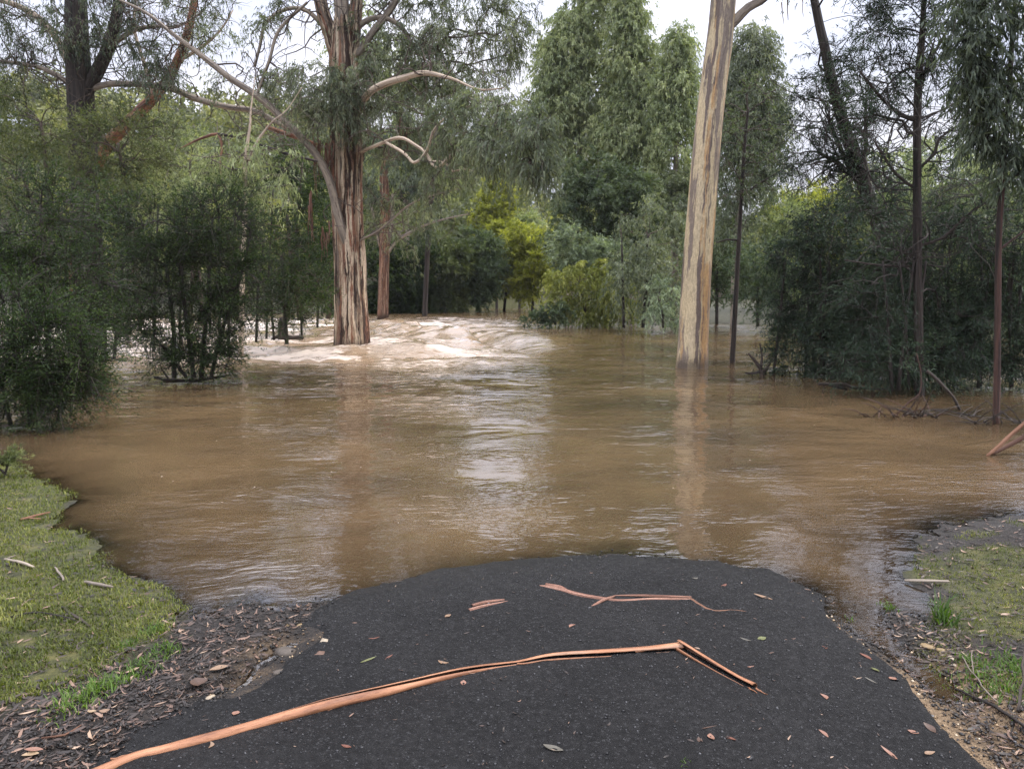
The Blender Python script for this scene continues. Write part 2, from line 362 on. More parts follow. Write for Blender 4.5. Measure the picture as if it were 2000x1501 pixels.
# ------------------------------------------------------------------ foliage
STY = {  # leaf length, width, twig length, twigs, leaves per twig, droop, up bias, leaf hang
    'gum':    dict(L=.15, w=.026, tl=.60, T=7, K=13, droop=.55, up=-.15, hang=1.1, out=.5),
    'fine':   dict(L=.050, w=.010, tl=.50, T=10, K=24, droop=.18, up=.40, hang=-.1, out=.8),
    'wattle': dict(L=.10, w=.015, tl=.55, T=8, K=16, droop=.30, up=.15, hang=.35, out=.8),
    'bush':   dict(L=.10, w=.030, tl=.45, T=8, K=14, droop=.15, up=.25, hang=.1, out=.8),
    'weep':   dict(L=.13, w=.020, tl=.95, T=8, K=18, droop=.75, up=.3, hang=.9, out=1.),
}
def foliage(acc, C, R, sty, D, rng, dens=1., size=1., twigs=None, outc=None):
    """C clump centres (n,3), R clump radius"""
    p = STY[sty]; n = len(C)
    if n == 0: return
    lw = max(p['w'], (.00125 if D < 26 else .0017)*D)*size; ll = max(p['L'], lw*3.)*size
    cov = (p['L']*p['w'])/(ll*lw)
    T = p['T']; K = max(6, int(p['K']*dens*max(cov, .62 if D < 26 else .85)))
    k1 = n*T
    d = rng.normal(size=(n, T, 3)); d /= np.linalg.norm(d, axis=2)[:, :, None]
    if outc is not None:
        o = C-outc; o /= np.linalg.norm(o, axis=1)[:, None]+1e-6; d = d+p['out']*o[:, None, :]
    d[:, :, 2] += p['up']; d /= np.linalg.norm(d, axis=2)[:, :, None]
    tl = R*rng.uniform(.55, 1.15, (n, T))
    s = rng.uniform(.12, 1., (n, T, K))
    q = C[:, None, :]+d*0
    base = C[:, None, None, :]+d[:, :, None, :]*(tl[:, :, None]*s)[..., None]
    base[..., 2] -= p['droop']*(s**2)*tl[:, :, None]
    tdir = d[:, :, None, :].repeat(K, 2).copy(); tdir[..., 2] -= 2*p['droop']*s; 
    tdir /= np.linalg.norm(tdir, axis=3)[..., None]
    ax = tdir*.75+rng.normal(size=(n, T, K, 3))*.55; ax[..., 2] -= p['hang']; ax /= np.linalg.norm(ax, axis=3)[..., None]
    base = base+rng.normal(size=base.shape)*R*.05
    sd = np.cross(ax, rng.normal(size=ax.shape)); sd /= np.linalg.norm(sd, axis=3)[..., None]+1e-9
    L_ = (ll*rng.uniform(.6, 1.25, (n, T, K)))[..., None]; w_ = (lw*rng.uniform(.7, 1.2, (n, T, K)))[..., None]
    var = np.clip(.22*rng.normal(size=(n, 1, 1))+.5+.10*rng.normal(size=(n, T, 1))+.16*rng.normal(size=(n, T, K)), 0, 1)
    b = base.reshape(-1, 3); ax = ax.reshape(-1, 3); sd = sd.reshape(-1, 3); L_ = L_.reshape(-1, 1); w_ = w_.reshape(-1, 1); var = var.ravel()
    m = len(b)
    if D < 15:
        mid = b+ax*L_*.45; V = np.stack([b, mid-sd*w_*.5, b+ax*L_, mid+sd*w_*.5], 1).reshape(-1, 3)
        acc.add(V, None, np.arange(4*m).reshape(-1, 4), np.repeat(var, 4))
    else:
        V = np.stack([b-sd*w_*.5, b+sd*w_*.5, b+ax*L_], 1).reshape(-1, 3)
        acc.add(V, np.arange(3*m).reshape(-1, 3), None, np.repeat(var, 3))
    if twigs is not None:
        a0 = np.repeat(C[:, None, :], T, 1).reshape(-1, 3); dd = d.reshape(-1, 3); t_ = tl.reshape(-1, 1)
        m1 = a0+dd*t_*.5; m1[:, 2] -= p['droop']*.25*t_[:, 0]; e1 = a0+dd*t_; e1[:, 2] -= p['droop']*t_[:, 0]
        sv = np.cross(dd, rng.normal(size=dd.shape)); sv /= np.linalg.norm(sv, axis=1)[:, None]; r = .0035+.00012*D
        V = np.stack([a0-sv*r, a0+sv*r, m1+sv*r*.8, m1-sv*r*.8, e1], 1).reshape(-1, 3); q = np.arange(len(a0))[:, None]*5
        twigs.add(V, q+np.array([3, 2, 4]), q+np.array([0, 1, 2, 3]), .5, V*.3)

def grow(acc, nodes, nrad, C, rng, rmin=.008, sides=4, curve=.25, pw=2.4, rmax=.25):
    """join clump centres C to the skeleton: greedy tree, thickness by the pipe rule, curved tapered limbs"""
    P = [np.asarray(q) for q in nodes]; nb = len(P); par = [-1]*nb; path = [0.]*nb; 
    dist = np.array([min(np.linalg.norm(c-q) for q in P) for c in C]); order = np.argsort(dist)
    arr = np.zeros((nb+len(C), 3)); arr[:nb] = np.array(P); pl = np.zeros(nb+len(C)); cnt = nb; fixed_r = list(nrad)
    parent = np.full(nb+len(C), -1)
    for k in order:
        c = C[k]; d = arr[:cnt]-c; dd = np.sqrt((d**2).sum(1))
        down = np.maximum(d[:, 2], 0)                                       # dislike limbs that head downwards
        j = int(np.argmin(dd+.35*pl[:cnt]+.8*down)); arr[cnt] = c; parent[cnt] = j; pl[cnt] = pl[j]+dd[j]; cnt += 1
    rad = np.full(cnt, rmin**pw)
    for i in range(cnt-1, nb-1, -1):
        if parent[i] >= nb: rad[parent[i]] += rad[i]
    rad = np.minimum(rad**(1/pw), rmax)
    idx = np.arange(nb, cnt)
    if not len(idx): return
    p0 = arr[parent[idx]]; p3 = arr[idx]; r3 = rad[idx]
    r0 = np.where(parent[idx] < nb, np.minimum(r3*1.25, np.array([fixed_r[q] if q < nb else 9 for q in parent[idx]])), np.minimum(r3*1.2, rad[parent[idx]]))
    Ld = np.linalg.norm(p3-p0, axis=1)[:, None]
    pd = np.zeros_like(p0)
    for q, i in enumerate(idx):
        g = parent[parent[i]] if parent[i] >= nb else -1
        pd[q] = (arr[parent[i]]-arr[g]) if g >= 0 else (p3[q]-p0[q])+np.array([0, 0, .5*Ld[q, 0]])
    pd /= np.linalg.norm(pd, axis=1)[:, None]+1e-9
    p1 = p0+pd*Ld*.35; p2 = p3-(p3-p0)*.3+rng.normal(size=p0.shape)*Ld*curve*.35; p2[:, 2] += .08*Ld[:, 0]
    ns = 4; ts = np.linspace(0, 1, ns)
    pts = np.stack([(1-t)**3*p0+3*(1-t)**2*t*p1+3*(1-t)*t*t*p2+t**3*p3 for t in ts], 1)
    rr = np.stack([r0*(1-t)+r3*t for t in ts], 1)
    T = np.gradient(pts, axis=1); T /= np.linalg.norm(T, axis=2)[..., None]+1e-9
    U = np.cross(T, np.array([.3, .2, .93])); U /= np.linalg.norm(U, axis=2)[..., None]+1e-6; V = np.cross(T, U)
    a = np.linspace(0, 2*np.pi, sides, endpoint=False)
    X = pts[:, :, None, :]+rr[:, :, None, None]*(np.cos(a)[None, None, :, None]*U[:, :, None, :]+np.sin(a)[None, None, :, None]*V[:, :, None, :])
    m = len(idx); v = X.reshape(-1, 3)
    e, i, j = np.meshgrid(np.arange(m), np.arange(ns-1), np.arange(sides), indexing='ij'); e = e.ravel()*ns*sides; i = i.ravel(); j = j.ravel(); k = (j+1) % sides
    acc.add(v, None, np.stack([e+i*sides+j, e+i*sides+k, e+(i+1)*sides+k, e+(i+1)*sides+j], 1), .5, v*np.array([.3, .3, 1]))

def blobpts(bl, D, rng, gap=.25):
    """clump centres inside crown ellipsoids given as (px,py,rx,ry,n[,dD[,depth]])"""
    out = []; own = []
    for b in bl:
        px, py, rx, ry, n = b[:5]; dD = b[5] if len(b) > 5 else 0; dep = b[6] if len(b) > 6 else None
        Y = D+dD; c = at(px, py, Y); ax = rx*Y/F; az = ry*Y/F; ay = dep if dep else min(ax, az)*.9
        q = rng.normal(size=(n*2, 3)); q /= np.linalg.norm(q, axis=1)[:, None]; q *= (rng.uniform(.12, 1, (n*2, 1)))**.45
        pts = c+q*np.array([ax, ay, az])
        keep = fbm(pts[:, 0]*.8+pts[:, 1]*.5, pts[:, 2]*.8+3.3, 2) > -gap
        pts = pts[keep][:n] if keep.sum() > n*.4 else pts[:n]
        out.append(pts); own.append(np.repeat(c[None], len(pts), 0))
    return np.vstack(out), np.vstack(own)

_seed = [100]
def tree(name, label, cat, base, trunk, blobs, sty='gum', leaf='gum', bark='twig', R=.6, dens=1., size=1., group=None,
         limbs=(), fine=0, sides=10, rough=.06, rmin=.008, parts_limb=None, D=None, trunk_name='trunk', gap=.25, twigm=None, rmax=.1, near=False):
    """trunk/limbs: lists of (px, py, half width px[, dD]) at the tree's distance"""
    _seed[0] += 1; rng = np.random.RandomState(_seed[0])
    if D is None: D = gp(*base)[1]
    root_p = at(base[0], base[1], D); root_p[2] = min(0, root_p[2])
    root = tag(empty(name, root_p), label, cat, group)
    nodes, nr = [], []
    def run(path, nm, mt, sd, step):
        P = np.array([at(a[0], a[1], D+(a[3] if len(a) > 3 else 0)) for a in path]); Rr = np.array([a[2]*D/F for a in path])
        P, Rr = smoothpath(P, Rr, step); acc = Acc()
        w = fbm(np.arange(len(P))*(.05 if Rr[0] > .2 else .15)+_seed[0], np.zeros(len(P)), 2)*Rr*(.10 if Rr[0] > .2 else .4); P[:, 0] += w
        tube(acc, P, Rr, sd, rough, 3., seed=_seed[0]*.37); o = acc.build(nm, mt, root, root_p)
        st = max(1, len(P)//14); nodes.extend(P[::st]); nr.extend(Rr[::st]); return o
    run(trunk, trunk_name, M[bark], sides, .12 if D < 26 else .35)
    nodes[:] = nodes[len(nodes)//3:] if len(nodes) > 6 else nodes; nr[:] = nr[-len(nodes):]
    for L in limbs: run(L[1], L[0], M[L[2]], max(6, sides//2), .15 if D < 26 else .4)
    if blobs:
        C, oc = blobpts(blobs, D, rng, gap)
        C[:, 2] = np.maximum(C[:, 2], .12)
        ba = Acc(); grow(ba, nodes, nr, C, rng, rmin=rmin, rmax=rmax)
        for _ in range(fine):
            k_ = rng.randint(len(nodes)); p_ = np.array(nodes[k_]); r_ = min(nr[k_]*.5, rng.uniform(.012, .030)); d_ = rng.normal(size=3)*np.array([1, .7, .55])+np.array([0, 0, .15]); d_ /= np.linalg.norm(d_)
            pp = [p_]; st_ = rng.uniform(.12, .30)
            for q_ in range(rng.randint(6, 11)):
                d_ = d_+rng.normal(size=3)*.42; d_[2] += rng.choice([-.12, .14]); d_ /= np.linalg.norm(d_); pp.append(pp[-1]+d_*st_)
            if pp[-1][2] < .5: continue
            rr_ = np.linspace(r_, .004, len(pp)); tube(ba, pp, rr_, 5, cap=False, var=.5)
            for s_ in (2, 3, 5):
                if s_ < len(pp)-1:
                    d2 = d_+rng.normal(size=3)*.9; d2 /= np.linalg.norm(d2); e_ = [pp[s_]]
                    for q_ in range(4): d2 = d2+rng.normal(size=3)*.4; d2 /= np.linalg.norm(d2); e_.append(e_[-1]+d2*st_*.8)
                    tube(ba, e_, np.linspace(rr_[s_]*.7, .003, 5), 4, cap=False, var=.5)
        fa = Acc(); foliage(fa, C, R, sty, D, rng, dens, size, ba if D < 24 else None, oc)
        ba.build('branches', M[twigm or ('twig' if D > 16 else 'twigdark')], root, root_p)
        fa.build('foliage', M[leaf], root, root_p, smooth=False)
    return root
# ------------------------------------------------------------------ ground sheet
def axis(lo, hi, step, far_lo, far_hi, g=1.16):
    a = list(np.arange(lo, hi, step)); s = step; x = a[-1]
    while x < far_hi: s *= g; x += s; a.append(x)
    s = step; x = a[0]; pre = []
    while x > far_lo: s *= g; x -= s; pre.append(x)
    return np.array(pre[::-1]+a)
GX = axis(-4.6, 4.9, .045, -900, 900); GY = axis(1.7, 8.0, .042, -60, 900, 1.07)
XX, YY = np.meshgrid(GX, GY); ZZ = height(XX.ravel(), YY.ravel())
nx, ny = len(GX), len(GY)
i, j = np.meshgrid(np.arange(ny-1), np.arange(nx-1), indexing='ij'); i = i.ravel(); j = j.ravel()
q = np.stack([i*nx+j, i*nx+j+1, (i+1)*nx+j+1, (i+1)*nx+j], 1)
X_, Y_ = XX.ravel(), YY.ravel()
sdS = poly_sd(SHORE, X_, Y_); sdR = poly_sd(ROAD, X_, Y_)
dD_, tD_ = line_d(DITCH, X_, Y_)
grassz = P2([(-400, 1550), (-300, 860), (0, 900), (140, 950), (120, 1000), (230, 1110), (350, 1180), (335, 1240), (240, 1310), (120, 1370), (-20, 1420)])
mossz = P2([(1770, 975), (2300, 980), (2400, 1400), (2000, 1350), (1930, 1330), (1890, 1260), (1850, 1190), (1815, 1120)])
gA = sstep(-.16, .10, poly_sd(grassz, X_, Y_)+.16*fbm(X_*3, Y_*3, 3))
gB = sstep(-.30, -.02, poly_sd(mossz, X_, Y_)+.2*fbm(X_*3+5, Y_*3, 3))*.9*sstep(-.32, .1, fbm(X_*2.5+30, Y_*2.5+9, 3))
wet = np.clip(1-sdS/.35, 0, 1)*(sdS > -2)
sand = np.clip(np.exp(-((dD_-.14)/.16)**2)*sstep(1.2, 3.2, tD_)*(X_ > 0), 0, 1)*sstep(-.25, .15, fbm(X_*5, Y_*5, 3)+.1)
sand = np.maximum(sand, .5*np.exp(-(line_d(RILL, X_, Y_)[0]/.14)**2)*sstep(0., .35, fbm(X_*9, Y_*9, 3)))
fgr = sstep(-6, 0, poly_sd([(-4.5, 57), (3.2, 57), (4, 75), (-5, 75)], X_, Y_))
gme = mesh_np('ground', np.stack([X_, Y_, ZZ], 1), [q], dict(grass=np.maximum(np.maximum(gA, gB), fgr), moss=gB, wet=wet, sand=sand, far=sstep(9, 25, Y_)*(1-fgr)), True)
m, t, o = newmat('ground_soil')
oc = N(t, 'ShaderNodeTexCoord').outputs['Object']
n1 = noise(t, oc, 6, 6, .7); n2 = noise(t, oc, 60, 5, .7); n3 = noise(t, oc, 220, 3, .6)
mud = ramp(t, [(.3, (.008, .007, .0065)), (.5, (.019, .016, .014)), (.64, (.042, .033, .026)), (.8, (.085, .064, .048))], n2)
mud = mixc(t, .6, mud, ramp(t, [(.35, (.45, .42, .42)), (.65, (1.15, 1.1, 1.05))], n1), 'MULTIPLY')
gr = ramp(t, [(.34, (.022, .022, .010)), (.5, (.055, .058, .016)), (.66, (.10, .092, .028))], noise(t, oc, 9, 5, .7))
gr = mixc(t, .5, gr, ramp(t, [(.3, (.5, .48, .4)), (.7, (1.3, 1.3, 1.2))], n2), 'MULTIPLY')
sa = ramp(t, [(.3, (.08, .052, .03)), (.55, (.23, .155, .085)), (.75, (.38, .29, .19))], n2)
c = mixc(t, attr(t, 'grass'), mud, gr); c = mixc(t, math_(t, 'MULTIPLY', attr(t, 'sand'), .85), c, sa)
c = mixc(t, attr(t, 'far'), c, ramp(t, [(.3, (.02, .022, .012)), (.7, (.07, .065, .035))], n1))
h = math_(t, 'ADD', n2, math_(t, 'MULTIPLY', n3, .4))
ro = maprange(t, math_(t, 'ADD', attr(t, 'wet'), math_(t, 'MULTIPLY', n1, .5)), .2, 1.3, .85, .35)
principled(t, c, ro, .35, bump(t, h, .012), o)
gme.materials.append(m); tag(link(bpy.data.objects.new('ground', gme)), kind='structure')
# ------------------------------------------------------------------ gravel road, its own sheet just above the ground, edges dipping under it
rx = np.arange(-4., 4.4, .03); ry = np.arange(.9, 5.4, .03)
RX, RY = np.meshgrid(rx, ry); rs = poly_sd(ROAD, RX.ravel(), RY.ravel()); RX, RY = RX.ravel(), RY.ravel()
zr = height(RX, RY)
edge = rs+.13*fbm(RX*3.5, RY*3.5, 4)+.04*fbm(RX*17, RY*17, 2)
dd_, _ = line_d(DITCH, RX, RY); d2_, _ = line_d(RILL, RX, RY)
zr = zr+np.where(edge > 0, .004+.01*sstep(0, .12, edge), .004+np.maximum(edge*.25, -.06))+.0018*fbm(RX*45, RY*45, 2)
zr = np.where(np.minimum(dd_, d2_) < .16, np.minimum(zr, height(RX, RY)+.004-.03*(1-np.minimum(dd_, d2_)/.16)), zr)
mrow = len(rx); i, j = np.meshgrid(np.arange(len(ry)-1), np.arange(mrow-1), indexing='ij'); i = i.ravel(); j = j.ravel()
q = np.stack([i*mrow+j, i*mrow+j+1, (i+1)*mrow+j+1, (i+1)*mrow+j], 1); q = q[(edge[q] > -.2).all(1)]
used = np.unique(q); rm = np.zeros(len(RX), int); rm[used] = np.arange(len(used)); q = rm[q]
sS = poly_sd(SHORE, RX[used], RY[used])
rme = mesh_np('road', np.stack([RX, RY, zr], 1)[used], [q], dict(wet=np.clip(1-sS/.5, 0, 1)), True)
m, t, o = newmat('wet_black_gravel')
oc = N(t, 'ShaderNodeTexCoord').outputs['Object']
vz = N(t, 'ShaderNodeTexVoronoi'); vz.inputs['Scale'].default_value = 130; t.links.new(oc, vz.inputs['Vector'])
vz2 = N(t, 'ShaderNodeTexVoronoi'); vz2.inputs['Scale'].default_value = 48; t.links.new(oc, vz2.inputs['Vector'])
n0 = noise(t, oc, 1.6, 4, .6); n1 = noise(t, oc, 28, 6, .75); n2 = noise(t, oc, 320, 3, .7)
c = ramp(t, [(.30, (.004, .004, .0042)), (.5, (.010, .0098, .0102)), (.72, (.022, .0215, .022))], n1)
c = mixc(t, .55, c, ramp(t, [(.35, (.45, .45, .46)), (.65, (1.5, 1.48, 1.44))], n0), 'MULTIPLY')
rr = N(t, 'ShaderNodeSeparateColor'); t.links.new(vz.outputs['Color'], rr.inputs[0])
c = mixc(t, maprange(t, rr.outputs[0], .90, .97), c, (.032, .032, .033))
h = math_(t, 'ADD', math_(t, 'MULTIPLY', vz.outputs['Distance'], -.7), math_(t, 'ADD', math_(t, 'MULTIPLY', vz2.outputs['Distance'], -.8), math_(t, 'MULTIPLY', n2, .6)))
ro = maprange(t, attr(t, 'wet'), 0., 1., .72, .40)
principled(t, c, ro, .20, bump(t, h, .009), o)
rme.materials.append(m); tag(link(bpy.data.objects.new('road', rme)), kind='structure')

# ------------------------------------------------------------------ flood water
rows = [2.15]
while rows[-1] < 68: rows.append(rows[-1]*1.0078)
rows = np.array(rows); cols = np.linspace(-.95, .95, 360)
WY = np.repeat(rows[:, None], len(cols), 1); WX = cols[None, :]*(rows[:, None]+1.2)
x, y = WX.ravel(), WY.ravel()
H = height(x, y); dep = -H
def bell(px, py, sx, sy, rot=0.):
    c = gp(px, py); dx, dy = x-c[0], y-c[1]; ca, sa_ = math.cos(rot), math.sin(rot)
    u, v = dx*ca+dy*sa_, -dx*sa_+dy*ca; return np.exp(-(u/sx)**2-(v/sy)**2)
calm = sstep(0, .6, dep)
turb = sstep(13.5, 19, y)*(1-sstep(38, 55, y))*sstep(.15, -.12, x/y)            # rapids on the left
turb = np.maximum(turb, .75*bell(900, 650, 4.5, 5))
z = .004*calm*fbm(x*1.3, y*4.5, 3)+.012*sstep(7, 14, y)*fbm(x*.8, y*2.4, 3)
z += turb*(.20*fbm(x*.45, y*.85+3, 3)+.12*np.abs(fbm(x*1.6, y*1.9+3, 3)))
z += .03*sstep(16, 22, y)*(1-turb)*fbm(x*.25, y*1.1, 2)
a0_, a1_ = gp(765, 648)[:2], gp(948, 684)[:2]; ul = np.hypot(*(a1_-a0_)); ud = (a1_-a0_)/ul
uu = (x-a0_[0])*ud[0]+(y-a0_[1])*ud[1]; vv = -((x-a0_[0])*ud[1]-(y-a0_[1])*ud[0]); vv = vv+.35*fbm(uu*.5, uu*0, 2)
vv = np.where(True, vv, vv)                                # + = upstream (right) side of the standing wave
if np.median(vv[(x > 3) & (y > 22) & (y < 28)]) < 0: vv = -vv
win = sstep(-1.6, 1.2, uu)*(1-sstep(ul-2.6, ul+.5, uu)); wide = sstep(-2, .5, uu)*(1-sstep(ul-2.5, ul+1.5, uu))
crest = win*np.where(vv < 0, np.exp(-(vv/1.9)**2), np.exp(-(vv/.55)**2))
z += crest*(.46+.22*fbm(x*1.1, y*1.6, 3)+.10*fbm(x*3.5, y*5, 2))
z -= .26*wide*np.exp(-((vv-1.25)/.75)**2)
z += .16*wide*np.exp(-((vv-3.4)/1.5)**2)
z += .35*crest*0+.16*bell(800, 690, 1.8, .5, -.2)+.12*bell(640, 650, 2.5, .7, .1)+.14*bell(560, 690, 2., .5)
for (a, b, w_) in ((686, 678, .9), (1350, 718, .65), (1795, 770, .3), (400, 722, 1.)):
    c = gp(a, b); d = np.hypot(x-c[0], (y-c[1])); z += .05*np.exp(-((d-w_)/.35)**2)*(1 if a < 1000 else .35)
z *= np.clip(dep/.12, .02, 1)
fo = turb*sstep(.0, .34, fbm(x*.55+2, y*1.1, 4)+.16)
fo = fo*(1-.6*np.clip(crest*1.4, 0, 1)); fo = np.maximum(fo, .62*np.clip(crest*1.5, 0, 1)*sstep(-.2, .35, fbm(x*1.7, y*2.7, 3)+.1))
fo = np.maximum(fo, (.45+.45*fbm(x*.35, y*.6, 3))*sstep(14, 18, y)*sstep(.0, -.25, x/y)*(1-sstep(44, 52, y)))
fo *= 1-.97*wide*sstep(.3, .8, vv)*(1-sstep(5, 7, vv)); fo = np.maximum(fo, .55*wide*np.exp(-((vv-.25)/.3)**2))
fo = np.maximum(fo, .42*bell(1080, 700, 2.2, .55)); fo = np.maximum(fo, .5*bell(1250, 640, 7, 1.3))
fo = np.maximum(fo, .35*bell(1420, 670, 4, 1.2)); fo = np.maximum(fo, .5*bell(1000, 622, 8, 1.8))
fo = np.maximum(fo, .30*sstep(11.5, 14.5, y)*sstep(.35, -.2, x/y)*(1-sstep(17, 20, y)))
for (a, b, rx_, ry_, s_) in ((700, 690, 1.6, .5, .8), (400, 735, 1.6, .35, .5), (1352, 722, .8, .25, .4), (1540, 725, 1., .3, .3), (240, 700, 1.5, .6, .8)):
    fo = np.maximum(fo, s_*bell(a, b, rx_, ry_))
fo = np.maximum(fo, .4*np.exp(-((dep-.004)/.010)**2)*sstep(-.1, .3, fbm(x*3, y*3, 3))*(y < 12))
nc = len(cols); i, j = np.meshgrid(np.arange(len(rows)-1), np.arange(nc-1), indexing='ij'); i = i.ravel(); j = j.ravel()
q = np.stack([i*nc+j, i*nc+j+1, (i+1)*nc+j+1, (i+1)*nc+j], 1)
q = q[(dep[q] > -.10).any(1)]
used = np.unique(q); rm = np.zeros(len(x), int); rm[used] = np.arange(len(used))
near_ = (1-sstep(6.5, 15, y))
wme = mesh_np('water', np.stack([x, y, z], 1)[used], [rm[q]], dict(depth=(dep+z)[used], foam=np.clip(fo, 0, 1)[used], near=near_[used], turb=np.maximum(turb, crest)[used]), True)
m, t, o = newmat('muddy_flood_water')
oc = N(t, 'ShaderNodeTexCoord').outputs['Object']
warp = noise(t, oc, .5, 3, .5, out=1)
va = N(t, 'ShaderNodeVectorMath', operation='MULTIPLY_ADD'); t.links.new(warp, va.inputs[0]); va.inputs[1].default_value = (.9, .9, 0); t.links.new(oc, va.inputs[2]); wv = va.outputs[0]
r1 = noise(t, wv, 1., 2, .5, (2.6, 7., 1)); r1 = math_(t, 'ABSOLUTE', math_(t, 'SUBTRACT', math_(t, 'MULTIPLY', r1, 2.), 1.)); r1 = math_(t, 'SUBTRACT', 1., r1)
r2 = noise(t, wv, 1., 2, .5, (7, 17, 1)); r2 = math_(t, 'SUBTRACT', 1., math_(t, 'ABSOLUTE', math_(t, 'SUBTRACT', math_(t, 'MULTIPLY', r2, 2.), 1.)))
r3 = noise(t, oc, 1., 2, .6, (30, 75, 1)); r4 = noise(t, wv, 1., 2, .5, (1.0, 2.0, 1))
gust = maprange(t, noise(t, oc, .42, 3, .6, (1, 1.5, 1)), .35, .65, .15, 1.5)
nr_ = maprange(t, attr(t, 'near'), 0., 1., .12, 1.); fr_ = maprange(t, attr(t, 'near'), 0., 1., 1., .15)
r5 = noise(t, wv, 1., 3, .55, (.75, 2.9, 1)); r5 = math_(t, 'SUBTRACT', 1., math_(t, 'ABSOLUTE', math_(t, 'SUBTRACT', math_(t, 'MULTIPLY', r5, 2.), 1.)))
hh = math_(t, 'ADD', math_(t, 'MULTIPLY', r1, .60), math_(t, 'MULTIPLY', math_(t, 'MULTIPLY', r2, .26), nr_))
hh = math_(t, 'ADD', hh, math_(t, 'MULTIPLY', math_(t, 'MULTIPLY', r5, 2.6), fr_))
hh = math_(t, 'ADD', hh, math_(t, 'MULTIPLY', math_(t, 'MULTIPLY', r3, .02), nr_)); hh = math_(t, 'MULTIPLY', hh, gust); hh = math_(t, 'ADD', hh, math_(t, 'MULTIPLY', r4, .7))
shal = maprange(t, attr(t, 'depth'), .0, .10, .25, 1.)
hh = math_(t, 'MULTIPLY', hh, shal)
tb = noise(t, wv, 1., 6, .65, (2.2, 3.0, 2)); hh = math_(t, 'ADD', hh, math_(t, 'MULTIPLY', math_(t, 'MULTIPLY', tb, attr(t, 'turb')), 3.2))
nb = bump(t, hh, .0125)
# foam broken up into streaks
f1 = noise(t, wv, 1., 7, .72, (2.4, 5.2, 3.)); f2 = noise(t, wv, 1., 5, .7, (5, 11, 6))
ff = math_(t, 'ADD', math_(t, 'MULTIPLY', f1, .65), math_(t, 'MULTIPLY', f2, .35))
ff = math_(t, 'ADD', ff, math_(t, 'MULTIPLY', attr(t, 'foam'), .35)); foam = maprange(t, ff, .70, .86)
# small drifting bubbles
vb = N(t, 'ShaderNodeTexVoronoi'); vb.inputs['Scale'].default_value = 5.5; t.links.new(wv, vb.inputs['Vector'])
sv_ = N(t, 'ShaderNodeSeparateColor'); t.links.new(vb.outputs['Color'], sv_.inputs[0])
bub = math_(t, 'MULTIPLY', maprange(t, vb.outputs['Distance'], .05, .03), math_(t, 'GREATER_THAN', sv_.outputs[0], .72))
foam = math_(t, 'MAXIMUM', foam, math_(t, 'MULTIPLY', bub, .8))
sed_sun = noise(t, oc, .35, 4, .6)
body = ramp(t, [(.32, (.050, .033, .019)), (.68, (.140, .092, .047))], sed_sun)  # random silt tone; its widened contrast also paints in the look of sunlit water
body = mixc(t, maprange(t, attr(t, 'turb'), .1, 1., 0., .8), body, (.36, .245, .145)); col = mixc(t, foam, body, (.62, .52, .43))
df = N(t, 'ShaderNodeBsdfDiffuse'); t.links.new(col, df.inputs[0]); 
nmix = N(t, 'ShaderNodeBump'); nmix.inputs['Distance'].default_value = .03; t.links.new(hh, nmix.inputs['Height']); t.links.new(nmix.outputs[0], df.inputs['Normal'])
tr = N(t, 'ShaderNodeBsdfTransparent'); tr.inputs[0].default_value = (.80, .72, .62, 1)
tu = math_(t, 'SUBTRACT', 1., math_(t, 'POWER', 2.718, math_(t, 'MULTIPLY', attr(t, 'depth'), -26.)), True)
tu = math_(t, 'MAXIMUM', tu, foam)
ms = N(t, 'ShaderNodeMixShader'); t.links.new(tu, ms.inputs[0]); t.links.new(tr.outputs[0], ms.inputs[1]); t.links.new(df.outputs[0], ms.inputs[2])
fr = N(t, 'ShaderNodeFresnel'); fr.inputs[0].default_value = 2.0; t.links.new(nb, fr.inputs['Normal'])
gl = N(t, 'ShaderNodeBsdfGlossy'); gl.inputs['Color'].default_value = (1, 1, 1, 1); t.links.new(nb, gl.inputs['Normal'])
t.links.new(maprange(t, foam, 0, 1, .03, .5), gl.inputs['Roughness'])
ffr = math_(t, 'MULTIPLY', fr.outputs[0], maprange(t, foam, 0, 1, 1., .25))
ms2 = N(t, 'ShaderNodeMixShader'); t.links.new(ffr, ms2.inputs[0]); t.links.new(ms.outputs[0], ms2.inputs[1]); t.links.new(gl.outputs[0], ms2.inputs[2])
t.links.new(ms2.outputs[0], o.inputs[0])
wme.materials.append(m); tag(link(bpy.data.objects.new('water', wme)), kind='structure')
# thin damp air over the river
hb = Acc(); lo, hi = np.array([-290, -30, -2.2]), np.array([290, 420, 75.])
hv = np.array([[(lo, hi)[i_][0], (lo, hi)[j_][1], (lo, hi)[k_][2]] for i_ in (0, 1) for j_ in (0, 1) for k_ in (0, 1)])
hme = mesh_np('haze', hv, [np.array([(0, 1, 3, 2), (4, 6, 7, 5), (0, 4, 5, 1), (2, 3, 7, 6), (0, 2, 6, 4), (1, 5, 7, 3)])])
m, t, o = newmat('river_air'); pv = N(t, 'ShaderNodeVolumePrincipled'); pv.inputs['Color'].default_value = (.93, .96, 1, 1); pv.inputs['Density'].default_value = HAZE
pv.inputs['Anisotropy'].default_value = .2; t.links.new(pv.outputs[0], o.inputs['Volume']); hme.materials.append(m); tag(link(bpy.data.objects.new('haze', hme)), kind='stuff')
